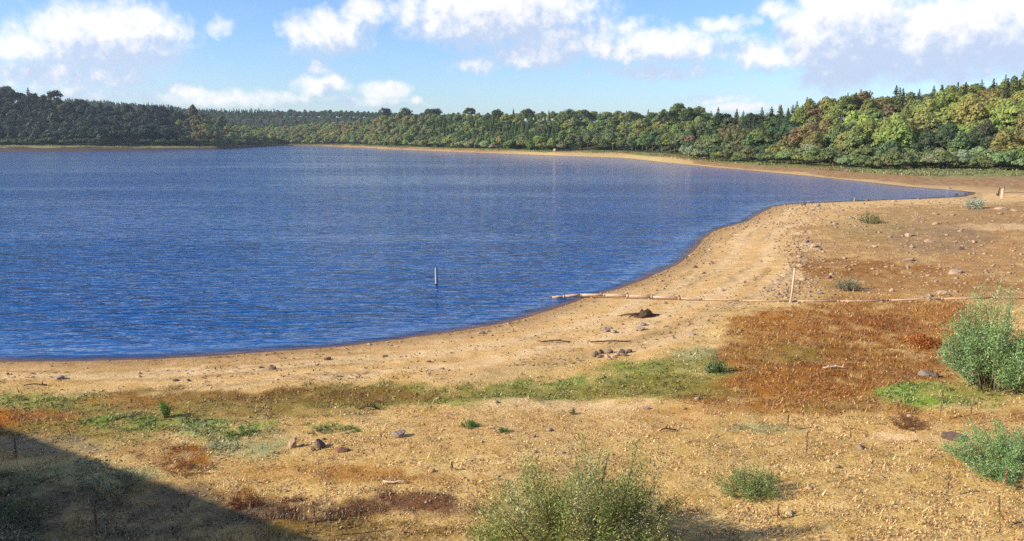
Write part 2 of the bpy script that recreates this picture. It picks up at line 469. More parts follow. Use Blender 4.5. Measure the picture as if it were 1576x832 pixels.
def zone_color(x, y, z, want_cover=False):
    px, py = project(x, y, z)
    r = np.hypot(x, y)
    n1 = fbm(x * .5, y * .5, 4, 21) - .5; n2 = fbm(x * 1.9, y * 1.9, 3, 31) - .5; n3 = fbm(x * .12, y * .12, 3, 41) - .5
    sc = np.clip((py - 208) / 200, .12, 3)
    qx = px + n1 * 60 + n3 * 50; qy = py + (n1 * 13 + n2 * 8) * sc
    col = np.empty(x.shape + (3,)); col[:] = STRAW
    cover = np.full(x.shape, .75)
    k = sstep(.35, .7, n1 + .5)[..., None]
    col = col * (1 - k * .35) + np.array((.44, .25, .09)) * k * .35
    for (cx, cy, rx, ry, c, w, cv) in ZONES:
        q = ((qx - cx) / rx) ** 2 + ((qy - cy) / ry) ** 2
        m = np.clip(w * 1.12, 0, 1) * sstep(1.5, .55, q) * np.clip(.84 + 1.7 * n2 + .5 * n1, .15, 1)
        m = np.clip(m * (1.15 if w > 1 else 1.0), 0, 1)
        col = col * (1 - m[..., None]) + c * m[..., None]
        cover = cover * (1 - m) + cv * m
    line = np.interp(px + n1 * 110 + n2 * 50, [p[0] for p in SANDLINE], [p[1] for p in SANDLINE])
    s = sstep(9, -9, (py + (n1 * 16 + n2 * 12) * sc - line) / np.maximum(sc, .3))
    # tide lines of dried mud in the sand
    d = shore_dist(x, y)
    bands = .5 + .5 * np.sin(d * 2.3 + n1 * 3 + n3 * 4)
    sand = SAND + (SAND2 - SAND) * np.clip(bands * .8 + n2 * .6, 0, 1)[..., None]
    sand = sand * (1 - .30 * (sstep(.80, .97, .5 + .5 * np.sin(d * 3.7 + n1 * 5)) * sstep(.4, .6, n3 + .55))[..., None])
    sand = sand * (1 - .34 * sstep(.62, .8, fbm(d * .8 + 9, (x - y) * .06, 3, 55))[..., None])
    col = col * (1 - s[..., None]) + sand * s[..., None]
    cover = cover * (1 - s) + .01 * s
    wet = sstep(2.4, .5, d + n1 * 1.6) * (r < 220)
    col = col * (1 - .62 * wet[..., None]) + MUD * .62 * wet[..., None]
    cover = cover * (1 - wet)
    # beyond the water: pale margin, then dull green banks and wood floor
    a = np.degrees(np.arctan2(x, y)); rf = r_far_at(a); rw = foot_at(a)
    far = (r > rf - 25) & (y > 20) & (a < tipaz) | (r > rf) & (y > 20)
    t = np.clip((r - rf) / (rw - rf), 0, 2)
    fc = np.empty_like(col); ft = fbm(x * .05, y * .05, 3, 61) - .5
    fc[:] = np.array((.46, .31, .165))
    e0 = np.where((a > 12.5) | (a < 3.0), .06, .30); k = sstep(e0, e0 * 2.4, t + ft * .25)[..., None]; fc = fc * (1 - k) + (np.array((.30, .185, .10)) + (n2 * .2)[..., None]) * k
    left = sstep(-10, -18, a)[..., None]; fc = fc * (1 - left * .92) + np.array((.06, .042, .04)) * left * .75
    mid = (sstep(-2, 2, a) * sstep(13, 10, a))[..., None]; fc = fc * (1 - mid) + np.array((.50, .36, .18)) * mid
    k = sstep(.42, .66, t + ft * .4)[..., None]; fc = fc * (1 - k) + (np.array((.17, .175, .065)) * (1 + .9 * ft + 1.2 * n1 + .8 * n2)[..., None] + np.array((.06, .02, .0)) * sstep(.1, -.2, ft)[..., None]) * k
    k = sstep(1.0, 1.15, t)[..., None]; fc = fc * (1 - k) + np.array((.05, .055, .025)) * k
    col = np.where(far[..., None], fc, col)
    cover = np.where(far, np.clip(t - .4, 0, .6), cover)
    # slope and crest of the dam
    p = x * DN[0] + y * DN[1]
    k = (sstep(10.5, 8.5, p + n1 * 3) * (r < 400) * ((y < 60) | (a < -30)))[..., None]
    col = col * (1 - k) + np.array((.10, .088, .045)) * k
    if want_cover: return col, cover
    return col


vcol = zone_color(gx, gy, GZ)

# ------------------------------------------------------------------ materials
def new_mat(name):
    m = bpy.data.materials.new(name); m.use_nodes = True
    T = NT(m.node_tree); T.n.clear()
    out = T.new('ShaderNodeOutputMaterial')
    return m, T, out


def principled(T, out, color, rough=.9, normal=None, spec=.3, **kw):
    b = T.new('ShaderNodeBsdfPrincipled')
    T.put(b.inputs['Base Color'], color); T.put(b.inputs['Roughness'], rough)
    b.inputs['Specular IOR Level'].default_value = spec
    if normal is not None: T.put(b.inputs['Normal'], normal)
    if out is not None: T.l.new(b.outputs[0], out.inputs[0])
    return b


def bump(T, h, strength, dist, normal=None):
    b = T.new('ShaderNodeBump'); T.put(b.inputs['Height'], h); T.put(b.inputs['Strength'], strength); T.put(b.inputs['Distance'], dist)
    if normal is not None: T.put(b.inputs['Normal'], normal)
    return b.outputs[0]


def obj_coord(T):
    return T.new('ShaderNodeTexCoord').outputs['Object']


def mat_ground():
    m, T, out = new_mat('ground_soil')
    P = T.new('ShaderNodeNewGeometry').outputs['Position']
    at = T.new('ShaderNodeAttribute', attribute_name='soil').outputs['Color']
    n1, _ = T.noise(P, 1.3, 5, .65); n2, _ = T.noise(P, 9.0, 6, .7); n3, _ = T.noise(P, 34.0, 3, .6)
    v = T.math('ADD', T.math('MULTIPLY', T.math('SUBTRACT', n1, .5), .95), T.math('MULTIPLY', T.math('SUBTRACT', n2, .5), 1.5))
    v = T.math('ADD', v, T.math('MULTIPLY', T.math('SUBTRACT', n3, .5), .6))
    c = T.mix(1.0, at, T.vmath('ADD', T.vmath('MULTIPLY', (1, 1, 1), T.new('ShaderNodeCombineXYZ').outputs[0]), (0, 0, 0)), 'MIX') if False else at
    g = T.math('ADD', 1.0, v)
    hs = T.new('ShaderNodeHueSaturation'); T.put(hs.inputs['Color'], c); T.put(hs.inputs['Value'], g)
    T.put(hs.inputs['Saturation'], T.math('SUBTRACT', 1.12, T.math('MULTIPLY', v, .35)))
    vo = T.new('ShaderNodeTexVoronoi'); T.put(vo.inputs['Vector'], P); vo.inputs['Scale'].default_value = 14.0
    h = T.math('ADD', T.math('MULTIPLY', n2, .6), T.math('MULTIPLY', n3, .25))
    h = T.math('ADD', h, T.math('MULTIPLY', vo.outputs['Distance'], .25))
    principled(T, out, hs.outputs[0], .95, bump(T, h, .55, .10), .15)
    return m


def mat_water():
    m, T, out = new_mat('lake_water')
    P = T.new('ShaderNodeNewGeometry').outputs['Position']
    mp = T.new('ShaderNodeMapping'); T.put(mp.inputs[0], P); mp.inputs['Rotation'].default_value = (0, 0, math.radians(10)); mp.inputs['Scale'].default_value = (.55, 1.5, 1)
    w1, _ = T.noise(mp.outputs[0], 1.0, 3, .45, .5)
    mp2 = T.new('ShaderNodeMapping'); T.put(mp2.inputs[0], P); mp2.inputs['Rotation'].default_value = (0, 0, math.radians(-9)); mp2.inputs['Scale'].default_value = (.20, .55, 1)
    w2, _ = T.noise(mp2.outputs[0], 1.0, 3, .5, .2)
    mp3 = T.new('ShaderNodeMapping'); T.put(mp3.inputs[0], P); mp3.inputs['Scale'].default_value = (.008, .030, 1)
    g1, _ = T.noise(mp3.outputs[0], 1.0, 5, .6, .6)
    gust = T.step(g1, .34, .64, .5, 1.35)
    h = T.math('ADD', T.math('MULTIPLY', w1, .55), T.math('MULTIPLY', w2, .75))
    att = T.new('ShaderNodeAttribute', attribute_name='calm').outputs['Fac']
    nrm = bump(T, h, T.math('MULTIPLY', gust, att), .70)
    b = principled(T, None, (.002, .066, .235, 1), .06, nrm, .5)
    b.inputs['IOR'].default_value = 1.33; b.inputs['Specular Tint'].default_value = (.74, .90, 1.0, 1)
    dp = T.new('ShaderNodeAttribute', attribute_name='depth').outputs['Fac']
    tr = T.new('ShaderNodeBsdfTransparent'); tr.inputs[0].default_value = (.80, .72, .55, 1)
    mx = T.new('ShaderNodeMixShader'); T.put(mx.inputs[0], T.step(dp, 0.0, .16, .25, 1.0)); T.l.new(tr.outputs[0], mx.inputs[1]); T.l.new(b.outputs[0], mx.inputs[2])
    T.l.new(mx.outputs[0], out.inputs[0])
    return m


def mat_leaf(name, color=None, var=.5, trans=.35, attr=None, spec=.25):
    """leaves: colour comes from the object's own colour (or an attribute of the mesh), each leaf a shade of its own"""
    m, T, out = new_mat(name)
    geo = T.new('ShaderNodeNewGeometry')
    if attr: base = T.new('ShaderNodeAttribute', attribute_name=attr).outputs['Color']
    elif color is not None:
        base = T.mix(0.0, (*color, 1), (*color, 1))
    else: base = T.new('ShaderNodeObjectInfo').outputs['Color']
    r = geo.outputs['Random Per Island']
    hs = T.new('ShaderNodeHueSaturation'); T.put(hs.inputs['Color'], base)
    T.put(hs.inputs['Value'], T.math('MULTIPLY_ADD', r, 2 * var, 1 - var))
    r2 = T.math('FRACT', T.math('MULTIPLY', r, 37.7))
    T.put(hs.inputs['Hue'], T.math('MULTIPLY_ADD', r2, .05, .475))
    if not attr and color is None:
        n, _ = T.noise(geo.outputs['Position'], .45, 3, .6)
        hs2 = T.new('ShaderNodeHueSaturation'); T.put(hs2.inputs['Color'], hs.outputs[0]); T.put(hs2.inputs['Value'], T.math('MULTIPLY_ADD', n, .9, .55)); T.put(hs2.inputs['Hue'], T.math('MULTIPLY_ADD', n, .06, .47))
        colr = hs2.outputs[0]
    else: colr = hs.outputs[0]
    b = principled(T, None, colr, .6, None, spec)
    tl = T.new('ShaderNodeBsdfTranslucent'); T.put(tl.inputs[0], colr)
    mx = T.new('ShaderNodeMixShader'); mx.inputs[0].default_value = trans
    T.l.new(b.outputs[0], mx.inputs[1]); T.l.new(tl.outputs[0], mx.inputs[2]); T.l.new(mx.outputs[0], out.inputs[0])
    return m


def mat_rough(name, c1, c2, scale=8.0, rough=.9, bs=.5, bd=.03, objcol=False):
    m, T, out = new_mat(name)
    P = obj_coord(T)
    n, _ = T.noise(P, scale, 6, .65); n2, _ = T.noise(P, scale * 5, 4, .6)
    c = T.mix(T.step(n, .3, .7), (*c1, 1), (*c2, 1))
    if objcol: c = T.mix(1.0, c, T.new('ShaderNodeObjectInfo').outputs['Color'], 'MULTIPLY')
    c = T.mix(T.math('MULTIPLY', T.step(n2, .4, .75), .35), c, tuple(x * .45 for x in c1) + (1,))
    principled(T, out, c, rough, bump(T, T.math('ADD', n, T.math('MULTIPLY', n2, .4)), bs, bd), .25)
    return m


def mat_wood(name, c1, c2, sx=14.0, sz=1.5):
    m, T, out = new_mat(name)
    P = obj_coord(T)
    v = T.vmath('MULTIPLY', P, (sx, sx, sz))
    n, _ = T.noise(v, 2.0, 6, .65, .4)
    c = T.mix(T.step(n, .3, .7), (*c1, 1), (*c2, 1))
    principled(T, out, c, .85, bump(T, n, .6, .01), .2)
    return m


M_GROUND = mat_ground(); M_WATER = mat_water()
M_CROWN = mat_leaf('tree_leaves', var=.20, trans=.48)
M_BARK = mat_rough('bark', (.10, .075, .05), (.17, .14, .10), 3.0)
M_BIRCH = mat_rough('pale_bark', (.50, .47, .42), (.30, .27, .23), 3.0)
M_STONE = mat_rough('stone', (.20, .145, .115), (.34, .25, .19), 5.0, objcol=True)
M_PEBBLE = mat_rough('pebble', (.22, .14, .09), (.46, .33, .20), 1.5)
M_DRIFT = mat_wood('dark_driftwood', (.045, .025, .014), (.10, .06, .035))
M_PALEWOOD = mat_wood('bleached_wood', (.50, .34, .24), (.66, .50, .38))
M_WHITE = mat_rough('white_paint', (.74, .71, .66), (.50, .45, .38), 6.0, .6, .2, .004)
M_BLACKPAINT = mat_rough('dark_paint', (.03, .028, .03), (.06, .05, .05), 6.0, .6, .2, .004)
M_PIPE = mat_rough('pinkish_pipe', (.60, .40, .27), (.42, .26, .16), 3.0, .7, .3, .01)
M_RUSTY = mat_rough('rusty_iron', (.20, .085, .04), (.11, .05, .03), 9.0, .85, .5, .01)
M_HERB = mat_leaf('herb_leaves', attr='tint', var=.45, trans=.30)
M_STEM = mat_rough('shrub_stem', (.13, .09, .05), (.20, .15, .08), 9.0)
M_DOCK = mat_leaf('dock_seed', color=(.33, .19, .10), var=.4, trans=.1)
M_MASON = mat_rough('masonry', (.28, .23, .18), (.38, .32, .25), 2.0)

# ------------------------------------------------------------------ ground and water sheets
na = len(AZ)
V = np.stack([gx, gy, GZ], -1).reshape(-1, 3)
V = np.concatenate([V, [[0, 0, float(GZ[0].mean())]]])
ii, jj = np.meshgrid(np.arange(NR - 1), np.arange(na), indexing='ij')
j2 = (jj + 1) % na
F = np.stack([ii * na + jj, (ii + 1) * na + jj, (ii + 1) * na + j2, ii * na + j2], -1).reshape(-1, 4)[:, ::-1]
me = np_mesh('ground', V, F, True)
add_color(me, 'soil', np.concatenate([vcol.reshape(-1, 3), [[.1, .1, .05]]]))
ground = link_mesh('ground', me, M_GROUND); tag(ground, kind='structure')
# small cap where the rings close under the viewer
fan = MB(); fan.add([(0, 0, float(GZ[0].mean()))] + [(gx[0, j], gy[0, j], GZ[0, j]) for j in range(0, na, 8)], [(0, k + 1, (k + 1) % len(range(0, na, 8)) + 1) for k in range(len(range(0, na, 8)))])
tag(fan.build('path', M_GROUND), kind='structure')

dl = shore_dist(gx, gy); insl = inside_lake(gx, gy)
okv = (insl | (dl < 4.0))
azm = (AZ > -75) & (AZ < 50)
okq = okv[:-1, :] & okv[1:, :] & np.roll(okv, -1, 1)[:-1, :] & np.roll(okv, -1, 1)[1:, :] & (RR[:-1, None] > 8)
F4 = F.reshape(NR - 1, na, 4)[okq]
used = np.unique(F4); remap = -np.ones(len(V), int); remap[used] = np.arange(len(used))
WV = V[used].copy(); depth = np.clip(-WV[:, 2], 0, 4); WV[:, 2] = 0.0
me = np_mesh('lake_water', WV, remap[F4], True)
a = me.attributes.new('depth', 'FLOAT', 'POINT'); a.data.foreach_set('value', depth.astype(np.float32))
wd = shore_dist(WV[:, 0], WV[:, 1]); calm = .25 + .75 * sstep(0, 7, wd)
a = me.attributes.new('calm', 'FLOAT', 'POINT'); a.data.foreach_set('value', calm.astype(np.float32))
water = link_mesh('lake_water', me, M_WATER); tag(water, kind='structure')

# unseen parapet added on the dam crest, placed to cast the foreground shadow
pw = empty('shadow_parapet', (-DN[0] * .42, -DN[1] * .42, 8.2), math.atan2(DU[1], DU[0]))
tag(pw, 'long low unseen masonry parapet, added on the dam crest to shade the foreground', 'wall')
MB().box((95, 0, .62), (430, .36, 1.24)).build('wall_body', M_MASON, pw)
MB().box((95, 0, 1.34), (430.2, .50, .2)).build('coping', M_MASON, pw)

# ------------------------------------------------------------------ trees
def leaf_quads(cen, nrm, size, rng, aspect=1.0, along=None, jit=.5, shape='quad'):
    """cen (n,3), nrm (n,3) -> vertices (n*4,3), faces (n,4)"""
    n = len(cen)
    nn = nrm + rng.normal(0, jit, (n, 3)); nn /= np.linalg.norm(nn, axis=1, keepdims=True) + 1e-9
    ref = along if along is not None else rng.normal(0, 1, (n, 3))
    u = ref - nn * np.sum(ref * nn, 1, keepdims=True); u /= np.linalg.norm(u, axis=1, keepdims=True) + 1e-9
    v = np.cross(nn, u)
    s = np.asarray(size).reshape(-1, 1) * np.ones((n, 1)); L = s * .5; Wd = s * .5 * aspect
    if shape == 'diamond':
        P = np.stack([cen - u * L, cen + v * Wd, cen + u * L, cen - v * Wd], 1)
    else:
        P = np.stack([cen - u * L - v * Wd, cen + u * L - v * Wd * .7, cen + u * L * .8 + v * Wd, cen - u * L * .9 + v * Wd * .9], 1)
    return P.reshape(-1, 3), np.arange(n * 4).reshape(-1, 4)


def unit(n, rng, up=None):
    v = rng.normal(0, 1, (n, 3))
    if up is not None: v[:, 2] = np.abs(v[:, 2]) * up + (1 - up) * v[:, 2]
    return v / np.linalg.norm(v, axis=1, keepdims=True)


def puff_crown(rng, Ht, base, rad, npuff, nleaf, size, top=.6, lop=0.0, rp=(.26, .42), flat=.75):
    cz = base + (Ht - base) * .48; hz = (Ht - base) * .5
    cens = []; nrms = []; sz = []
    for k in range(npuff):
        d = unit(1, rng)[0]
        if d[2] < -.45: d[2] *= -.5
        rr = rng.uniform(.45, .80)
        wid = rad * (1 - .35 * max(0, d[2]) ** 2)
        c = np.array((d[0] * wid * rr + lop * d[2], d[1] * wid * rr, cz + d[2] * hz * rr))
        pr = rad * rng.uniform(*rp)
        m = int(nleaf * (pr / rad / .34) ** 2)
        dirs = unit(m, rng); dirs[:, 2] = np.where(dirs[:, 2] < -.2, -dirs[:, 2] * .6, dirs[:, 2])
        dirs /= np.linalg.norm(dirs, axis=1, keepdims=True)
        p = c + dirs * np.array((1, 1, flat)) * pr * rng.uniform(.72, 1.12, (m, 1))
        cens.append(p); nrms.append(dirs); sz.append(np.full(m, size) * rng.uniform(.6, 1.35, m))
    cen = np.concatenate(cens); nr = np.concatenate(nrms); s = np.concatenate(sz)
    return leaf_quads(cen, nr, s, rng, .75, None, .30)


def conifer_crown(rng, Ht, base, rad, tiers, size, ragged=.25, power=.72):
    cens = []; nrms = []; al = []; sz = []
    for k in range(tiers):
        t = k / (tiers - 1)
        z = base + (Ht - base) * t
        R = rad * (1 - t) ** power * rng.uniform(1 - ragged, 1 + ragged * .4) + .12
        nb = max(4, int(9 * (1 - t) + 4))
        ph = rng.uniform(0, 6.28)
        for b in range(nb):
            th = ph + 6.283 * b / nb + rng.normal(0, .15)
            Rb = R * rng.uniform(.7, 1.12)
            m = max(3, int(Rb * 5.5))
            q = np.sqrt(rng.uniform(.08, 1, m))
            side = rng.normal(0, .16, m) * Rb * (.4 + q)
            x = np.cos(th) * q * Rb - np.sin(th) * side; y = np.sin(th) * q * Rb + np.cos(th) * side
            zz = z - q * Rb * .28 + rng.normal(0, .14, m)
            cens.append(np.stack([x, y, zz], 1))
            nrms.append(np.stack([np.cos(th) * np.ones(m) * .55, np.sin(th) * np.ones(m) * .55, np.ones(m)], 1))
            al.append(np.tile([math.cos(th), math.sin(th), -.3], (m, 1))); sz.append(size * rng.uniform(.7, 1.3, m))
    return leaf_quads(np.concatenate(cens), np.concatenate(nrms), np.concatenate(sz), rng, .5, np.concatenate(al), .35)


def trunk_mb(rng, Ht, r0, limbs, base, spread, lean=.0):
    m = MB()
    pts = [(lean * t * t + rng.normal(0, .05), rng.normal(0, .05), Ht * t - (.4 if t == 0 else 0)) for t in (0, .25, .5, .75, 1.0)]
    m.tube(pts, [r0 * 1.25, r0, r0 * .75, r0 * .45, r0 * .15], 7)
    for k in range(limbs):
        t = rng.uniform(.25, .85); th = rng.uniform(0, 6.28); L = spread * rng.uniform(.6, 1.0)
        z = base + (Ht - base) * t * .8
        m.tube([(lean * (z / Ht) ** 2, 0, z), (math.cos(th) * L * .5, math.sin(th) * L * .5, z + L * .4), (math.cos(th) * L, math.sin(th) * L, z + L * .6)], [r0 * .4, r0 * .25, r0 * .08], 5)
    return m


PROTO = {}


def make_proto(kind, name, crown_vf, trunk, bark=M_BARK):
    V, F = crown_vf
    cm = np_mesh('crown', V, F); cm.materials.append(M_CROWN)
    tm = trunk.mesh('trunk', True); tm.materials.append(bark)
    PROTO.setdefault(kind, []).append((name, cm, tm))


for s in range(6):
    r = np.random.default_rng(100 + s)
    make_proto('broad', 'broadleaf_tree', puff_crown(r, 13.5 + r.uniform(-1, 1), 1.4, 5.6, 26, 62, .75, rp=(.30, .48), lop=r.uniform(-.8, .8)), trunk_mb(r, 11, .32, 7, 3, 4))
for s in range(3):      # narrow upright crowns
    r = np.random.default_rng(120 + s)
    make_proto('broad', 'broadleaf_tree', puff_crown(r, 14.8, 2.0, 4.4, 24, 52, .7, rp=(.30, .50), flat=1.15), trunk_mb(r, 14, .30, 7, 3, 3))
for s in range(3):      # tall open trees with a high crown, as they stand on the skyline
    r = np.random.default_rng(140 + s)
    make_proto('oak', 'broadleaf_tree', puff_crown(r, 12.5, 4.0, 6.4, 30, 42, .7, rp=(.20, .36)), trunk_mb(r, 10.5, .4, 9, 3, 5))
for s in range(5):
    r = np.random.default_rng(200 + s)
    make_proto('conifer', 'conifer_tree', conifer_crown(r, 16.5 + r.uniform(-1, 1), .9, 3.2, 26, .85), trunk_mb(r, 16, .26, 0, 3, 3))
for s in range(4):
    r = np.random.default_rng(230 + s)
    make_proto('pine', 'pine_tree', conifer_crown(r, 17 + r.uniform(-1, 1), 2.5, 4.0, 17, .95, .55, .62), trunk_mb(r, 16.4, .3, 8, 5, 3))
for s in range(4):
    r = np.random.default_rng(300 + s)
    make_proto('willow', 'willow_shrub', puff_crown(r, 4.8 + r.uniform(-.6, .6), .1, 3.3, 22, 60, .42, rp=(.28, .44)), trunk_mb(r, 3.6, .12, 6, .4, 2))
for s in range(3):
    r = np.random.default_rng(340 + s)
    make_proto('birch', 'birch_tree', puff_crown(r, 13.0, 4.5, 3.2, 22, 40, .5, rp=(.24, .42), flat=1.2), trunk_mb(r, 11.8, .20, 6, 5, 2), M_BIRCH)

TREES = []      # everything planted: kind, place, scale, stretch, colour, region, row, adjective, px, label


def plant(kind, x, y, scale, color, region, row, adj, px, sz=None, label=None, z=None, mass=False):
    v = random.randrange(len(PROTO[kind]))
    if z is None: z = float(gz(x, y))
    TREES.append(dict(kind=kind, v=v, name=PROTO[kind][v][0], x=x, y=y, z=z, s=scale, sz=sz or 1.0, c=color, reg=region, row=row, adj=adj, px=px, lab=label, rz=random.uniform(0, 6.28), mass=mass))


T_DARK = [((.040, .058, .024), 'dark green'), ((.046, .056, .027), 'dark green')]
T_MID = [((.074, .088, .030), 'mid green'), ((.084, .095, .034), 'mid green'), ((.068, .088, .032), 'mid green')]
T_OLIVE = [((.105, .110, .032), 'olive green'), ((.115, .115, .035), 'olive green')]
T_BROWN = [((.110, .082, .034), 'russet brown'), ((.098, .078, .036), 'russet brown')]
T_YELL = [((.150, .155, .042), 'yellow green'), ((.135, .148, .042), 'yellow green')]
T_PALE = [((.115, .135, .060), 'pale green'), ((.125, .140, .070), 'pale green')]
T_CON = [((.045, .068, .026), 'dark green'), ((.055, .078, .030), 'dark green'), ((.065, .085, .030), 'mid green')]


LUSH = 2.35


def jit(c, a=.12): return tuple(max(0, v * LUSH * random.uniform(1 - a, 1 + a)) for v in c)


def pick(*opts):
    tot = sum(w for w, _ in opts); q = random.uniform(0, tot)
    for w, o in opts:
        q -= w
        if q <= 0: return random.choice(o)
    return random.choice(opts[-1][1])


def row_of(k, n):
    return 'front edge' if k == 0 else ['lower slope', 'middle slope', 'upper slope', 'crest'][min(3, int(4 * k / n))]


def region_rows(region, px0, px1, offs, spacing, chooser):
    for k, off in enumerate(offs):
        px = px0 + random.uniform(0, 8)
        while px < px1:
            a = math.atan2(px - CX, FPX * math.cos(PITCH))
            rw = float(foot_at(math.degrees(a)))
            r = rw + off + random.uniform(-5, 5) * (0 if k == 0 else 1)
            got = chooser(px, k, len(offs)); kind, (c, adj), sc = got[:3]; st = got[3] if len(got) > 3 else 1.0
            x, y = math.sin(a) * r, math.cos(a) * r
            lift = {'far wood': 1.22, 'right wood': 1.12}.get(region, 1.0)
            plant(kind, x, y, sc, tuple(v * lift for v in jit(c)), region, row_of(k, len(offs)), adj, px, sz=st * random.uniform(.88, 1.15))
            px += spacing(k, kind) * sc * random.uniform(.8, 1.2) / r * FPX
    return


def ch_mid(px, k, n):
    if k == 0:
        if 870 < px < 1040: return 'broad', pick((1, T_DARK), (1, T_MID)), random.uniform(.5, .65)
        if random.random() < .6: return 'willow', pick((2, T_PALE), (2, T_OLIVE), (1, T_MID)), random.uniform(.8, 1.25)
        return 'broad', pick((2, T_OLIVE), (2, T_MID), (1, T_PALE)), random.uniform(.4, .6)
    pc = .10 if px < 600 else (.35 if px < 660 else (.80 if px < 870 else .22))
    if k in (1,): pc *= .6
    if px > 640 and k >= n - 2: pc *= .25
    if random.random() < pc:
        return 'conifer', pick((3, T_CON), (1, T_MID)), random.uniform(.50, .66), .85
    if px < 640:
        return 'broad', (pick((4, T_OLIVE), (1, T_BROWN), (3, T_MID)) if k > 4 else pick((3, T_MID), (1, T_OLIVE))), random.uniform(.62, .95), .74
    if px > 870:
        return 'broad', (pick((1, T_DARK), (2, T_MID)) if k < 5 else pick((4, T_MID), (1, T_OLIVE))), random.uniform(.62, .95), .78
    return 'broad', pick((4, T_MID), (1, T_OLIVE)), random.uniform(.6, .85), .75


def ch_right(px, k, n):
    if k == 0: return 'willow', pick((3, T_PALE), (2, T_MID), (1, T_OLIVE)), random.uniform(.7, 1.1)
    if k in (1, 2): return 'willow', (pick((2, T_MID), (2, T_PALE), (1, T_OLIVE)) if px > 1180 else pick((3, T_DARK), (1, T_MID))), random.uniform(.9, 1.3)
    if (k >= n - 3 and random.random() < .4) or (px < 1220 and random.random() < .25):
        return 'pine', (pick((3, T_DARK), (1, T_MID)) if px < 1400 else pick((2, T_MID), (1, T_OLIVE), (1, T_DARK))), random.uniform(.48, .68)
    if 1385 < px < 1520 and 2 <= k <= 5: return 'broad', pick((4, T_DARK), (1, T_MID)), random.uniform(.5, .7)  # mostly dark tones here, putting a cloud's shadow into the leaf colour
    if px < 1210: return 'broad', pick((3, T_DARK), (1, T_BROWN), (2, T_MID)), random.uniform(.5, .75)
    if k >= n - 2: return 'broad', pick((2, T_DARK), (2, T_MID), (2, T_OLIVE), (2, T_BROWN)), random.uniform(.5, .75)
    q = float(vnoise(np.array([px * .014]), np.array([k * .45 + 3.0]), 3)[0])
    if q > .68: return 'broad', pick((4, T_BROWN), (1, T_OLIVE)), random.uniform(.45, .95)
    if q < .5: return 'broad', pick((3, T_YELL), (1, T_OLIVE)), random.uniform(.45, 1.0), .9
    return random.choice(['broad', 'broad', 'oak']), pick((3, T_OLIVE), (2, T_MID)), random.uniform(.42, .95)


def ch_left(px, k, n):
    if k == 0: return 'willow', pick((3, T_DARK), (1, T_MID)), random.uniform(.9, 1.3)
    if px > 290: return 'broad', pick((1, T_DARK), (2, T_MID), (1, T_OLIVE), (1, T_BROWN)), random.uniform(.5, .75)
    return ('broad' if random.random() < .85 else 'pine'), (lambda q: (tuple(v * f for v, f in zip(q[0], (.46, .52, .78))), q[1]))(pick((5, T_DARK), (1, T_MID))), random.uniform(.75, 1.15), .8  # tones dimmed and blued so the leaf colour carries cloud shade


sp = lambda k, kind: {'willow': 5.0, 'broad': 8.0, 'conifer': 4.4, 'pine': 6.0, 'oak': 10, 'birch': 5}[kind]
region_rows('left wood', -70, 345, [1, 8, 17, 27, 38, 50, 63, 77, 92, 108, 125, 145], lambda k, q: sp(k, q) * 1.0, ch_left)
region_rows('far wood', 345, 1085, [1, 8, 17, 27, 38, 50, 63, 77, 92, 108, 125, 145], lambda k, q: sp(k, q), ch_mid)
region_rows('right wood', 1050, 1660, [-13, -5, 3, 8, 14, 22, 31, 41, 52, 64, 77, 91, 106, 122], lambda k, q: sp(k, q) * 1.0, ch_right)

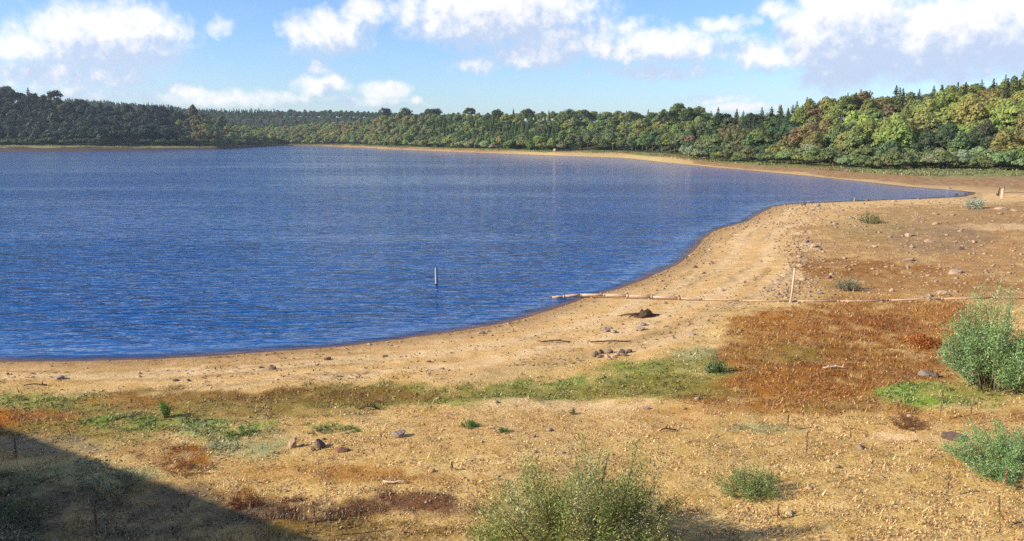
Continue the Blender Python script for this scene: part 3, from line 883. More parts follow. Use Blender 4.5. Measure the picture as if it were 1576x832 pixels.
# trees that stand out on the skyline, each where the photograph shows it: px, crown top py, distance, kind, colour
SKY = [(10, 130, 640, 'oak', T_MID, 'broad spreading tree crowning the high end of the left wood'), (49, 139, 650, 'birch', T_DARK, 'thin ragged dark tree standing above the left wood'), (66, 143, 650, 'birch', T_DARK, 'narrow dark tree beside the round one above the left wood'), (83, 137, 640, 'oak', T_DARK, 'big round dark tree bulging above the skyline of the left wood'),
       (120, 150, 650, 'oak', T_DARK, 'low wide dark tree right of the big round one on the left wood'), (296, 163, 600, 'broad', T_BROWN, 'russet domed tree at the low end of the left wood'), (318, 175, 590, 'broad', T_OLIVE, 'light olive flat-topped tree at the tip of the left wood'), (340, 178, 590, 'broad', T_OLIVE, 'lighter olive tree just past the tip of the left wood'), (188, 170, 560, 'broad', T_YELL, 'single bright yellow-green tree among dark trees of the left wood'),
       (355, 190, 570, 'broad', T_OLIVE, 'pale olive tree standing alone at the shore bend'),
       (592, 164, 900, 'oak', T_DARK, 'dark domed tree alone on the far ridge'), (624, 165, 900, 'oak', T_DARK, 'dark round tree right of the domed one on the far crest'), (660, 166, 900, 'broad', T_MID, 'mid green tree leaning against a darker one on the crest'), (672, 165, 900, 'oak', T_DARK, 'darker tree of the touching pair on the crest'),
       (722, 164, 880, 'oak', T_DARK, 'dark flat-topped tree standing proud of the conifers on the crest'), (765, 167, 880, 'oak', T_MID, 'wide grey-green tree on the crest behind conifers'), (812, 166, 860, 'oak', T_MID, 'round green tree capping the middle of the far wood'), (878, 167, 860, 'oak', T_MID, 'grey-green round tree above the end of the conifers'), (902, 168, 860, 'oak', T_MID, 'second grey-green round tree above the end of the conifers'),
       (978, 172, 800, 'oak', T_DARK, 'small dark domed tree alone in a skyline gap'), (1021, 169, 800, 'birch', T_DARK, 'thin forked dark tree against the sky on the far crest'), (1038, 169, 800, 'oak', T_DARK, 'round dark tree beside the thin forked one on the crest'), (1066, 166, 800, 'oak', T_MID, 'broad sloping tree in the middle of the crest group'), (1110, 171, 780, 'oak', T_DARK, 'small dark tree left of the gap before the right wood'),
       (1160, 174, 520, 'oak', T_DARK, 'dark round tree at the low end of the right wood'), (1188, 165, 480, 'pine', T_DARK, 'dark layered pine at the low end of the right wood'), (1318, 140, 430, 'pine', T_DARK, 'dark ragged pine halfway along the right wood skyline'), (1380, 132, 430, 'pine', T_DARK, 'tall thin-topped dark pine on the right wood skyline'), (1450, 130, 430, 'conifer', T_DARK, 'spire topped conifer near the high end of the right wood'),
       (1530, 122, 430, 'conifer', T_CON, 'tallest pointed conifer at the high end of the right wood'), (1552, 122, 430, 'conifer', T_CON, 'pointed conifer beside the tallest on the right wood skyline'), (1570, 122, 430, 'conifer', T_CON, 'last pointed conifer by the photograph edge on the right skyline'), (1487, 126, 430, 'conifer', T_CON, 'pointed conifer above russet crowns on the right wood skyline')]
HTS = {'oak': 12.5, 'birch': 13.0, 'broad': 13.5, 'pine': 17, 'conifer': 16.5}
for (px, py, dist, kind, tone, lab) in SKY:
    x, y, d = cam_ray(px, py); hyp = math.hypot(x, y)
    foot = float(foot_at(math.degrees(math.atan2(x, y))))
    want = HTS[kind] * (.95 if kind in ('oak', 'birch') else .75); best = None
    for off in range(12, 240, 6):
        k = (foot + off) / hyp; X, Y, Zt = x * k, y * k, CAMZ + d * k
        h = Zt - float(gz(X, Y)); sc_ = abs(h - want) + off * .004
        if best is None or sc_ < best[0]: best = (sc_, X, Y, h)
    _, X, Y, h = best; h = max(4.5, h); q = h / HTS[kind]; s = min(1.1, max(.5, q))
    c, adj = random.choice(tone)
    plant(kind, X, Y, s, tuple(v * (1.0 if px < 260 else 1.4) for v in c), 'the skyline', 'x', adj, px, label=lab, sz=min(1.7, q / s))

# birch trunks showing pale at the foot of the right wood
for (px, py, dist, lab) in [(1424, 192, 262, 'pale-stemmed birch in front of russet trees in the right wood'), (1396, 196, 270, 'slender birch with a pale stem left of the tallest birch'), (1362, 180, 292, 'pale birch standing over olive trees mid right wood'), (1403, 212, 255, 'short white-stemmed birch at the scrub edge')]:
    x, y, d = cam_ray(px, py); k = dist / math.hypot(x, y)
    X, Y, Zt = x * k, y * k, CAMZ + d * k
    h = max(6, Zt - float(gz(X, Y)))
    plant('birch', X, Y, h / 13.0, T_BROWN[0][0], 'x', 'x', 'x', px, label=lab)
x, y, d = cam_ray(1322, 196); k = 262 / math.hypot(x, y)
plant('broad', x * k, y * k, .62, (.40, .36, .05), 'x', 'x', 'x', 1322, label='brightest yellow tree in the middle of the right wood')

# distant ridge: its crest as single trees, the wood on its face as part of the mass
for row, off in enumerate([0, 7, 14] + list(range(30, 420, 26))):
    r0 = 1440 - off; px = 90
    while px < 760:
        a = math.atan2(px - CX, FPX * math.cos(PITCH)); r = r0 + random.uniform(-12, 12)
        kind = 'conifer' if (px < 440 and random.random() < .65) else 'broad'
        sc_ = random.uniform(.55, .8) * (1.35 if kind == 'broad' and px > 430 and row == 0 else 1)
        plant(kind, math.sin(a) * r, math.cos(a) * r, sc_, jit(T_DARK[0][0], .2), 'distant ridge', 'crest', 'dark green', px, mass=row > 0)
        if row in (0, 3): plant('willow', math.sin(a) * (r + 4), math.cos(a) * (r + 4), 1.3, jit(T_DARK[0][0], .2), 'distant ridge', 'crest', 'dark green', px, mass=True); plant('willow', math.sin(a + .003) * (r + 6), math.cos(a + .003) * (r + 6), 1.3, jit(T_DARK[0][0], .2), 'distant ridge', 'crest', 'dark green', px, mass=True)
        px += (4 if kind == 'conifer' else 8.5) * (1 if row < 3 else 1.5) * random.uniform(.9, 1.25) / r * FPX

# ordinal labels
ONES = ['', 'first', 'second', 'third', 'fourth', 'fifth', 'sixth', 'seventh', 'eighth', 'ninth', 'tenth', 'eleventh', 'twelfth', 'thirteenth', 'fourteenth', 'fifteenth', 'sixteenth', 'seventeenth', 'eighteenth', 'nineteenth']
TENS = ['', '', 'twent', 'thirt', 'fort', 'fift', 'sixt', 'sevent', 'eight', 'ninet']


def ordinal(i):
    if i < 20: return ONES[i]
    if i >= 100: return 'hundred and ' + ordinal(i - 100) if i > 100 else 'hundredth'
    return TENS[i // 10] + ('ieth' if i % 10 == 0 else 'y-' + ONES[i % 10])


NOUN = {'broadleaf_tree': 'rounded tree', 'conifer_tree': 'pointed conifer', 'pine_tree': 'ragged pine', 'willow_shrub': 'bushy shrub', 'birch_tree': 'slender birch'}
GRP = {'broadleaf_tree': 'broadleaf trees in the ', 'conifer_tree': 'conifers in the ', 'pine_tree': 'pines in the ', 'willow_shrub': 'shrubs along the ', 'birch_tree': 'birches in the '}
LIMIT = {'broadleaf_tree': 285, 'conifer_tree': 280, 'pine_tree': 280, 'willow_shrub': 240, 'birch_tree': 50}
by = {}
for t in TREES: by.setdefault(t['name'], []).append(t)
singles = []; mass = []
for nm, L in by.items():
    # largest in view first; the front edge and the crest hide least of their trees
    L.sort(key=lambda t: -(1e9 if t['lab'] else (0 if t['mass'] or t['px'] < -40 or t['px'] > 1620 else t['s'] / math.hypot(t['x'], t['y']) * (1.6 if t['row'] in ('front edge', 'crest') else 1))))
    n = min(LIMIT[nm], sum(1 for t in L if not t['mass']))
    singles += L[:n]; mass += L[n:]
cnt = {}
for t in sorted(singles, key=lambda t: t['px']):
    nm, cm, tm = PROTO[t['kind']][t['v']]
    e = empty(nm, (t['x'], t['y'], t['z'] - .1), t['rz']); e.scale = (t['s'], t['s'], t['s'] * t['sz'])
    c = bpy.data.objects.new('crown', cm); C.objects.link(c); c.parent = e; c.color = (*t['c'], 1)
    k = bpy.data.objects.new('trunk', tm); C.objects.link(k); k.parent = e
    e['category'] = 'shrub' if nm == 'willow_shrub' else 'tree'
    if t['lab']: e['label'] = t['lab']; e['group'] = 'trees standing out of the woods'; continue
    key = (t['reg'], t['row'], t['adj'], nm); cnt[key] = cnt.get(key, 0) + 1
    e['label'] = f"{ordinal(cnt[key])} {t['adj']} {NOUN[nm]} from the left, {t['row']}, {t['reg']}"
    e['group'] = GRP[nm] + t['reg']
# the rest of the woods: one mass of lighter crowns
LODV = {}
def lod(kind, v, frac, grow):
    key = (kind, v, frac)
    if key not in LODV:
        cm = PROTO[kind][v][1]; co = np.empty(len(cm.vertices) * 3, np.float32); cm.vertices.foreach_get('co', co); q = co.reshape(-1, 4, 3)
        rr = np.random.default_rng(3 + v); idx = rr.permutation(len(q))[:max(20, int(len(q) * frac))]; q = q[idx]; c = q.mean(1, keepdims=True)
        LODV[key] = c + (q - c) * grow
    return LODV[key]
VS = []; CS = []
for t in mass:
    far_ = t['reg'] == 'distant ridge'
    q = lod(t['kind'], t['v'], .07 if far_ else .30, 3.0 if far_ else 1.65)
    c, sn = math.cos(t['rz']), math.sin(t['rz'])
    w = np.stack([q[..., 0] * c - q[..., 1] * sn, q[..., 0] * sn + q[..., 1] * c, q[..., 2] * t['sz']], -1) * t['s'] + (t['x'], t['y'], t['z'] - .1)
    VS.append(w.reshape(-1, 3)); CS.append(np.tile(t['c'], (w.shape[0] * 4, 1)))
VS = np.concatenate(VS); me = np_mesh('woodland', VS, np.arange(len(VS)).reshape(-1, 4)); add_color(me, 'tint', np.concatenate(CS))
M_MASS = mat_leaf('wood_leaves', attr='tint', var=.22, trans=.48)
tag(link_mesh('woodland', me, M_MASS), 'wooded hillsides behind the trees that can be told apart', 'woodland', kind='stuff')
print('singles', len(singles), 'mass', len(mass), len(VS) // 4)

# ------------------------------------------------------------------ herbs, litter and grass over the shore
def scatter_herbs(name, n, py0, py1, hmin, hmax, flat, seed, width=.22, cov_pow=1.0, dark=1.0, only=False):
    rng = np.random.default_rng(seed)
    px = rng.uniform(-260, 1836, n); py = 308 + (rng.uniform(0, 1, n) ** .8) * (930 - 308)
    py = np.clip(py, py0, None) if py0 > 308 else py
    x, y = hits(px, py)
    # regular rows of the ground grid must not show: jitter on the ground
    x = x + rng.normal(0, .12, n); y = y + rng.normal(0, .25, n) * np.clip(np.hypot(x, y) / 25, 1, 5)
    z = gz(x, y)
    col, cover = zone_color(x, y, z, True)
    clump = fbm(x * 2.6, y * 2.6, 3, seed) ; keep = (rng.random(n) < cover * np.clip((clump - .30) * 3.2, .05, 1) * cov_pow) & (z > .08)
    if only: keep &= (col[:, 0] / (col[:, 1] + 1e-6) > 1.72) & (cover > .7) & (shore_dist(x, y) > 8)
    x, y, z, col = x[keep], y[keep], z[keep], col[keep]; cl = clump[keep]; cov = cover[keep]
    m = len(x); r = np.hypot(x, y)
    grow = np.clip(r / 24, .8, 3.2)
    lush = np.clip((col[:, 1] / (col[:, 0] + 1e-6) - .35) * 1.2, 0, 1) * .6 + np.clip(cov, 0, 1) * .6
    h = rng.uniform(hmin, hmax, m) * (0.45 + lush) * (.6 + .8 * cl) * (.6 + .4 * grow)
    w = h * width * rng.uniform(.6, 1.4, m) + .006 * grow
    th = rng.uniform(0, 6.283, m); lean = np.abs(rng.normal(flat, .35, m))
    ax = np.stack([np.cos(th) * np.sin(lean), np.sin(th) * np.sin(lean), np.cos(lean)], 1)
    wv = np.stack([-np.sin(th + rng.normal(0, .6, m)), np.cos(th), rng.normal(0, .2, m)], 1)
    c0 = np.stack([x, y, z - .01], 1)
    mid = c0 + ax * (h * .5)[:, None]
    P = np.stack([c0 + wv * (w * .5)[:, None], c0 + ax * h[:, None], c0 - wv * (w * .5)[:, None]], 1)
    vari = rng.uniform(.7, 1.45, (m, 1)) * dark * np.where(rng.random((m, 1)) < .24, .34, 1.05); vari = vari * np.where(rng.random((m, 1)) < .25, np.array((1.0, .86, .95)), np.ones(3))
    pale = (rng.random((m, 1)) < .30); pk = np.where(cov > .86, .16, .42)[:, None]; colr = np.where(pale, col * (1 - pk) + np.array((.80, .62, .34)) * pk, col) * vari
    h = h * (1 + .9 * ((col[:, 0] / (col[:, 1] + 1e-6) > 1.75) & (cov > .78)))
    me = np_mesh(name, P.reshape(-1, 3), np.arange(m * 3).reshape(-1, 3))
    add_color(me, 'tint', np.repeat(colr, 3, 0))
    print(name, m)
    o = link_mesh(name, me, M_HERB); tag(o, kind='stuff')
    return o


o = scatter_herbs('low_herbs', 1150000, 308, 930, .022, .078, 1.1, 71, .50)
tag(o, 'low dry herbs and grasses spread over the exposed lake bed', 'ground cover')
o = scatter_herbs('dead_stems', 70000, 308, 930, .07, .20, .65, 72, .08, .8)
tag(o, 'thin dry stems rising through the ground cover', 'ground cover')

o = scatter_herbs('dry_weeds', 700000, 308, 930, .045, .13, .6, 74, .17, .9, 1.1, True)
tag(o, 'low rust coloured weeds covering the middle of the right shore', 'ground cover')

# strand lines: flecks of dead weed and twigs left by the falling water
rng = np.random.default_rng(75); n = 5200
t_ = rng.uniform(0, 1, n); L1 = [p for p in SANDLINE if -100 < p[0] < 1240]; u_ = np.linspace(0, 1, len(L1))
ax_ = np.interp(t_, u_, [p[0] for p in L1]); ay_ = np.interp(t_, u_, [p[1] for p in L1]) + rng.normal(-2, 4, n)
bx_ = np.interp(t_, np.linspace(0, 1, len(NEAR)), [p[0] for p in NEAR]); by_ = np.interp(t_, np.linspace(0, 1, len(NEAR)), [p[1] for p in NEAR])
band = rng.choice([0., .06, .22, .45, .55, .7, .9, 1.], n, p=[.14, .12, .08, .08, .1, .12, .16, .20]) + rng.normal(0, .012, n)
qx_ = bx_ + (ax_ - bx_) * band + rng.normal(0, 6, n); qy_ = by_ + (ay_ - by_) * band + 1
x, y = hits(qx_, np.maximum(qy_, 309)); z = gz(x, y); cl_ = fbm(x * .5, y * .5, 3, 79); ok = (z > .01) & (rng.random(n) < np.clip((cl_ - .38) * 5, .05, 1)); x, y, z = x[ok], y[ok], z[ok]; m = len(x)
PV, PF = leaf_quads(np.stack([x, y, z + .02], 1), np.tile([0, 0, 1.], (m, 1)), rng.uniform(.05, .30, m), rng, .22, rng.normal(0, 1, (m, 3)), .35, 'diamond')
me = np_mesh('strand_debris', PV, PF); add_color(me, 'tint', np.repeat(np.array((.10, .06, .035)) * rng.uniform(.5, 2.2, (m, 1)), 4, 0))
tag(link_mesh('strand_debris', me, M_HERB), 'flecks of dark dead weed and twigs in lines along the sand', 'debris', kind='stuff')

# far bank grass fringe
rng = np.random.default_rng(73); n = 90000
a = np.degrees(np.arctan2(rng.uniform(-60, 1640, n) - CX, 1220)); r = r_far_at(a) + (foot_at(a) - r_far_at(a)) * rng.uniform(.45, 1.15, n)
x = np.sin(np.radians(a)) * r; y = np.cos(np.radians(a)) * r; z = gz(x, y)
col = zone_color(x, y, z); k = fbm(x * .08, y * .08, 3, 77)
keep = rng.random(n) < np.clip((k - .42) * 5, .04, 1); x, y, z, col = x[keep], y[keep], z[keep], col[keep]; m = len(x)
cen = np.stack([x, y, z + .2], 1)
PV, PF = leaf_quads(cen, np.tile([0, -.6, .8], (m, 1)), rng.uniform(.25, .75, m), rng, .5, np.tile([0, 0, 1.], (m, 1)), .6, 'diamond')
me = np_mesh('bank_grass', PV, PF); add_color(me, 'tint', np.repeat(col * rng.uniform(.7, 1.5, (m, 1)), 4, 0))
tag(link_mesh('bank_grass', me, M_HERB), 'rough grass and rushes along the far bank', 'ground cover', kind='stuff')

# ------------------------------------------------------------------ stones
def stone_mesh(name, rng, sub=2, rough=.28, blocky=.5):
    import bmesh
    bm = bmesh.new(); bmesh.ops.create_icosphere(bm, subdivisions=sub, radius=1.0)
    cuts = [(Vector(unit(1, rng)[0]), rng.uniform(.45, .85)) for _ in range(9)]
    for v in bm.verts:
        p = v.co.copy()
        for nn, dd in cuts:
            k = p.dot(nn) - dd
            if k > 0: p -= nn * k * blocky * 1.7
        p *= 1 + rng.normal(0, rough * .12)
        v.co = p
    me = bpy.data.meshes.new(name); bm.to_mesh(me); bm.free()
    return me


SM = [stone_mesh('stone', np.random.default_rng(500 + i), 3, .3, .55) for i in range(8)]
for me in SM: me.materials.append(M_STONE)


def stone(px, py, wpx, hpx, label, group='stones on the exposed lake bed', tint=(1, 1, 1), name='stone', cat='stone', deep=.8):
    x, y, z = hit(px, py)
    dist = math.sqrt(x * x + y * y + (CAMZ - z) ** 2); sc = dist / FPX
    me = random.choice(SM)
    o = bpy.data.objects.new(name, me); C.objects.link(o)
    w = wpx * sc / 2; h = max(hpx * sc * .62, w * .35)
    o.scale = (w, w * deep, h); o.rotation_euler = (random.uniform(-.15, .15), random.uniform(-.15, .15), random.uniform(-.5, .5))
    o.location = (x, y, z + h * .35); o.color = (*tint, 1)
    tag(o, label, cat, group)
    return o


ST = [(92, 583, 13, 7, 'squarish brown stone lying alone on the sand below the left water edge'), (418, 568, 13, 9, 'rounded grey boulder on the bare sand throwing a short shadow'), (400, 566, 8, 4, 'flat small stone just left of the rounded sand boulder'), (216, 580, 6, 4, 'small dark stone on sand between two bigger stones'), (12, 576, 5, 4, 'tiny dark stone near the frame edge on the sand'),
      (615, 671, 25, 14, 'smooth grey boulder in the middle of the dry straw foreground'), (452, 688, 15, 17, 'upright brown rock among pale weeds, left of a pair'), (491, 688, 20, 17, 'dark angular rock in the middle of three foreground rocks'), (482, 693, 9, 9, 'small wedge rock touching the dark angular rock'), (526, 694, 22, 8, 'low reddish slab right of the angular rock'),
      (1425, 577, 26, 8, 'light brown rock half hidden above the bright green patch'), (1440, 580, 12, 9, 'dark block against the pale rock by the green patch'), (1466, 676, 32, 13, 'flat dark slab beside the low shrub at the frame edge'), (740, 513, 13, 6, 'flat stone on the wet edge of the beach'), (752, 510, 7, 4, 'small flat stone touching the water edge'),
      (933, 510, 14, 9, 'grey rock on the sand below the stump'), (938, 505, 10, 5, 'thin rock leaning behind the grey beach rock'), (990, 500, 12, 5, 'small slab on the sand below the stump roots'), (985, 507, 20, 4, 'thin pale slab under the stump on the sand'), (1066, 515, 9, 6, 'rounded stone on the edge of the sand and rust coloured weeds'),
      (660, 557, 8, 4, 'dark flat stone on the lower sand line'), (592, 548, 9, 3, 'thin dark stone in the mid beach'), (505, 553, 13, 6, 'dark knobbly stone at the middle of the left beach'), (270, 586, 9, 4, 'low dark stone near the weed line, left beach'), (290, 586, 7, 4, 'second low dark stone beside the weed line'), (680, 568, 8, 4, 'brown stone where sand meets stubble'),
      (1460, 290, 6, 4, 'tiny far stone on the inlet beach'), (1237, 317, 7, 9, 'upright dark stone at the point of the near shore'), (1245, 310, 6, 4, 'pale stone at the tip of the point'), (1335, 309, 8, 5, 'dark rock on the inlet shore'), (1315, 310, 3, 8, 'thin standing stone on the inlet shore'), (1375, 310, 8, 4, 'pale flat rock at the inlet edge'),
      (860, 231, 12, 4, 'pale rock heap at the foot of the far wood'), (872, 231, 9, 3, 'second pale rock at the foot of the far wood'), (855, 232, 9, 5, 'tawny rock left of the pale rock heap'), (995, 629, 12, 5, 'brown lump in the dry strip below the green band'), (1400, 363, 16, 6, 'tan slab in the stony field'), (1430, 372, 14, 5, 'pale slab in the stony field below the tan one'),
      (1398, 401, 17, 5, 'flat pale slab in the middle of the stony field'), (1470, 420, 22, 5, 'long pale slab on the stony field'), (1450, 452, 16, 6, 'heaped pale stone above the pipe'), (1373, 448, 9, 7, 'upright pale stone above the pipe'), (1432, 456, 10, 6, 'low stone close above the pipe'), (1230, 411, 14, 7, 'pale stone by the top of the marker post'),
      (1240, 373, 10, 7, 'grey stone in the small rubble patch on the sand'), (1253, 380, 12, 7, 'white stone in the small rubble patch on the sand'), (1226, 382, 8, 5, 'brown stone in the small rubble patch on the sand'), (1244, 450, 9, 6, 'stone behind the foot of the marker post'), (1262, 452, 10, 6, 'stone right of the foot of the marker post'), (1112, 447, 8, 4, 'tan stone on the sand above the pipe'),
      (1070, 412, 8, 5, 'dark stone on the curved beach by the water'), (1095, 405, 9, 5, 'brown stone on the curved beach'), (1010, 447, 6, 4, 'small stone above the pipe near the water'), (1170, 402, 8, 4, 'flat stone in the upper sand'), (1500, 305, 9, 3, 'dark flat rock in front of the pale shrub'), (1440, 330, 10, 4, 'pinkish slab by the dead branches'),
      (1540, 322, 16, 5, 'long tan slab near the far end of the field'), (1560, 325, 12, 4, 'flat tan slab by the frame edge of the field'), (1478, 384, 11, 5, 'dark brown stone on the grey gravel'), (1500, 373, 9, 5, 'buff stone on the grey gravel'), (1345, 380, 10, 4, 'buff slab in the upper stony field'), (1300, 398, 11, 5, 'buff stone at the sand side of the stony field'),
      (1285, 345, 10, 4, 'pale slab on the bright dry point'), (1262, 338, 9, 4, 'tan slab on the bright dry point'), (1310, 336, 11, 4, 'thin slab on the bright dry point'), (1275, 428, 9, 6, 'dark stone in reddish weeds near the post')]
for (px, py, w, h, lab) in ST:
    b = random.uniform(.9, 1.25)
    pale = any(k in lab for k in ('pale', 'white', 'buff', 'tan', 'tawny', 'pinkish'))
    t = (b * 1.45, b * 1.35, b * 1.1) if pale else (b, b, b)
    if 'dark' in lab: t = (.55, .5, .48)
    if 'redd' in lab: t = (.9, .6, .5)
    stone(px, py, w, h, lab, tint=t)
# ring of hearth stones
RING = [(917, 548, 11, 11, 'darkest left-hand stone of the heap on the sand', .55), (925, 544, 10, 10, 'upright dark stone second from the left in the heap', .6), (922, 550, 9, 6, 'low stone in front of the dark pair in the heap', .9), (934, 550, 10, 7, 'pale front stone left of the middle of the heap', 1.6), (938, 543, 12, 9, 'brown stone at the back middle of the heap', .9),
        (944, 550, 8, 6, 'pale small stone front middle of the heap', 1.7), (950, 547, 9, 7, 'pale block right of the middle of the heap', 1.5), (957, 543, 11, 8, 'dark back stone on the right half of the heap', .5), (962, 547, 9, 7, 'dark brown front stone near the right end of the heap', .6), (968, 542, 11, 7, 'dark right-hand end stone of the heap', .5), (940, 553, 6, 4, 'smallest crumb of rock in front of the heap', 1.2)]
for (px, py, w, h, lab, t) in RING: stone(px, py, w, h, lab, 'stones heaped on the sand', (t, t * .92, t * .85))

# gravel and small stones too many to count
rng = np.random.default_rng(90)
bpx = []; bpy_ = []
def add_pts(n, fx, fy): bpx.append(fx(n)); bpy_.append(fy(n))
add_pts(2600, lambda n: rng.uniform(1200, 1750, n), lambda n: rng.uniform(312, 465, n))
add_pts(500, lambda n: rng.uniform(-100, 1700, n), lambda n: rng.uniform(600, 900, n))
add_pts(700, lambda n: rng.uniform(1080, 1330, n), lambda n: rng.uniform(316, 350, n))
t_ = rng.uniform(0, 1, 900) ** .45; qx = np.interp(t_, np.linspace(0, 1, len(NEAR)), [p[0] for p in NEAR]); qy = np.interp(t_, np.linspace(0, 1, len(NEAR)), [p[1] for p in NEAR])
off = np.abs(rng.normal(0, 1, 900)); bpx.append(qx + off * 22); bpy_.append(qy + off * 9 + .5)
add_pts(500, lambda n: rng.normal(1235, 22, n), lambda n: rng.normal(380, 14, n))
add_pts(300, lambda n: rng.normal(1210, 26, n), lambda n: rng.normal(445, 12, n))
add_pts(450, lambda n: rng.uniform(880, 1220, n), lambda n: rng.uniform(400, 530, n))
qx = np.concatenate(bpx); qy = np.concatenate(bpy_)
x, y = hits(qx, np.maximum(qy, 306)); z = gz(x, y); r = np.hypot(x, y); ok = (z > .0) & (r < 240); x, y, z, r = x[ok], y[ok], z[ok], r[ok]
tmpl = []
for i in range(6):
    me = stone_mesh('t', np.random.default_rng(900 + i), 1, .3, .6); v = np.array([q.co[:] for q in me.vertices]); f = np.array([p.vertices[:] for p in me.polygons]); tmpl.append((v, f)); bpy.data.meshes.remove(me)
VS = []; FS = []; base = 0
for i in range(len(x)):
    v, f = tmpl[i % 6]; s = .028 * (1 + r[i] / 45) * math.exp(random.gauss(0, .45)); th = random.uniform(0, 6.28); c, sn = math.cos(th), math.sin(th)
    w = v * np.array((s * 1.3, s, s * .6)); w = np.stack([w[:, 0] * c - w[:, 1] * sn, w[:, 0] * sn + w[:, 1] * c, w[:, 2]], 1) + (x[i], y[i], z[i] + s * .2)
    VS.append(w); FS.append(f + base); base += len(v)
me = np_mesh('pebbles', np.concatenate(VS), np.concatenate(FS)); tag(link_mesh('pebbles', me, M_PEBBLE), 'small stones and gravel strewn over the sand and the stony field', 'gravel', kind='stuff')

# ------------------------------------------------------------------ shrubs near the viewer
def rot_col(base, n, rng, a=.25):
    return np.array(base) * rng.uniform(1 - a, 1 + a, (n, 1)) * rng.uniform(.9, 1.1, (n, 3))


def shrub(name, px, py, hpx, wpx, shoots, leaves, leaf, colors, label, cat='shrub', seed=1, group=None, upright=.55, start=.2, aspect=.26, lean=(0, 0), loc=None, stems=7):
    rng = np.random.default_rng(seed)
    if loc is None: X, Y, Z = hit(px, py)
    else: X, Y = loc; Z = float(gz(X, Y))
    sc = math.sqrt(X * X + Y * Y + (CAMZ - Z) ** 2) / FPX
    Hh = hpx * sc; R = wpx * sc / 2
    root = empty(name, (X, Y, Z - .03)); tag(root, label, cat, group)
    cens = []; al = []; cols = []; stem_paths = []
    for k in range(shoots):
        th = rng.uniform(0, 6.283); q = math.sqrt(rng.uniform(0, 1))
        hk = Hh * (1 - .55 * q ** 2.2) * rng.uniform(.50, 1.12) * (.78 + .34 * math.sin(th * 2 + seed) * math.sin(th * 3.3 + seed * 2))
        tip = np.array((math.cos(th) * R * q + lean[0] * hk, math.sin(th) * R * q + lean[1] * hk, hk))
        b0 = np.array((math.cos(th) * R * q * upright * .8, math.sin(th) * R * q * upright * .8, 0))
        mid = b0 * .5 + tip * .5 + np.array((math.cos(th), math.sin(th), 0)) * R * .10 * rng.normal(0.3, .6) + rng.normal(0, .04, 3) * Hh
        mid[2] = hk * .55
        stem_paths.append((b0, mid, tip))
        m = max(4, int(leaves * rng.uniform(.7, 1.3)))
        t = rng.uniform(start, 1.0, m) ** .8; t = np.clip(t, 0, 1)[:, None]
        p = b0 * (1 - t) ** 2 + 2 * mid * t * (1 - t) + tip * t * t
        dvec = 2 * (1 - t) * (mid - b0) + 2 * t * (tip - mid)
        dvec /= np.linalg.norm(dvec, axis=1, keepdims=True)
        side = unit(m, rng)
        spread = leaf * 1.3 + .07 * R
        p = p + side * spread * rng.uniform(.1, 1, (m, 1))
        a = dvec * .8 + side * .9
        cens.append(p); al.append(a); c = colors[rng.integers(len(colors))]; cols.append(rot_col(c, m, rng))
    cen = np.concatenate(cens); cen[:, 2] = np.maximum(cen[:, 2], .03); al = np.concatenate(al); cl = np.concatenate(cols)
    PV, PF = leaf_quads(cen, unit(len(cen), rng, .7), leaf * rng.uniform(.6, 1.35, len(cen)), rng, aspect, al, .3, 'diamond')
    me = np_mesh('foliage', PV, PF); add_color(me, 'tint', np.repeat(cl, 4, 0)); link_mesh('foliage', me, M_HERB, root)
    for k in range(min(stems, len(stem_paths))):
        b0, mid, tip = stem_paths[k]; m = MB(); pts = [tuple(b0 * (1 - t) ** 2 + 2 * mid * t * (1 - t) + tip * t * t) for t in (0, .25, .5, .75, .97)]
        w = .006 + .012 * Hh; m.tube(pts, [w, w * .8, w * .6, w * .4, w * .15], 5); m.build('stem', M_STEM, root, True)
    m = MB()
    for (b0, mid, tip) in stem_paths[stems:stems + 90]:
        pts = [tuple(b0 * (1 - t) ** 2 + 2 * mid * t * (1 - t) + tip * t * t) for t in (0, .5, .97)]
        w = .004 + .004 * Hh; m.tube(pts, [w, w * .7, w * .2], 3, False)
    if m.v: tag(m.build('twigs', M_STEM, root), kind='stuff')
    return root


OL = [(.31, .32, .09), (.25, .29, .075), (.34, .32, .11), (.18, .25, .06), (.46, .41, .19)]
SG = [(.22, .34, .14), (.20, .31, .11), (.28, .38, .17), (.25, .38, .12), (.26, .36, .15)]
shrub('willow_shrub', 890, 866, 205, 325, 340, 200, .070, OL, 'broad olive green leafy shrub nearest the viewer, cut by the bottom of the photograph', seed=1, stems=9)
shrub('willow_shrub', 1532, 594, 158, 140, 190, 150, .10, SG, 'tall blue green shrub at the edge of the rust coloured weeds', seed=2, upright=.5)
shrub('willow_shrub', 1560, 592, 95, 90, 60, 110, .09, [(.17, .27, .05), (.14, .24, .05)], 'yellower low shrub crowding against the tall blue green one', seed=3)
shrub('willow_shrub', 1560, 722, 66, 165, 160, 150, .065, SG, 'low spreading grey green shrub beside the flat dark slab', seed=4, stems=6)
shrub('willow_shrub', 1152, 757, 44, 100, 90, 80, .055, [(.24, .29, .09), (.28, .31, .12), (.20, .27, .08)], 'small round green shrub with a long shadow on the straw', seed=5)
shrub('pale_shrub', 1497, 321, 24, 26, 30, 50, .30, [(.45, .47, .36), (.38, .42, .28)], 'pale silvery feathery shrub at the end of the inlet', seed=6, aspect=.15)
shrub('sage_bush', 1305, 446, 26, 46, 40, 70, .10, [(.26, .23, .14), (.20, .19, .09)], 'grey brown bush above the pipe in the stony field', seed=7)
shrub('green_bush', 1340, 343, 22, 34, 30, 60, .14, [(.20, .19, .07), (.16, .17, .06)], 'faint olive bush in the upper stony field', seed=8)
shrub('green_herb', 722, 656, 14, 34, 26, 60, .045, [(.08, .20, .04), (.10, .24, .05)], 'small bright green leafy plant in dry straw', 'plant', 9)
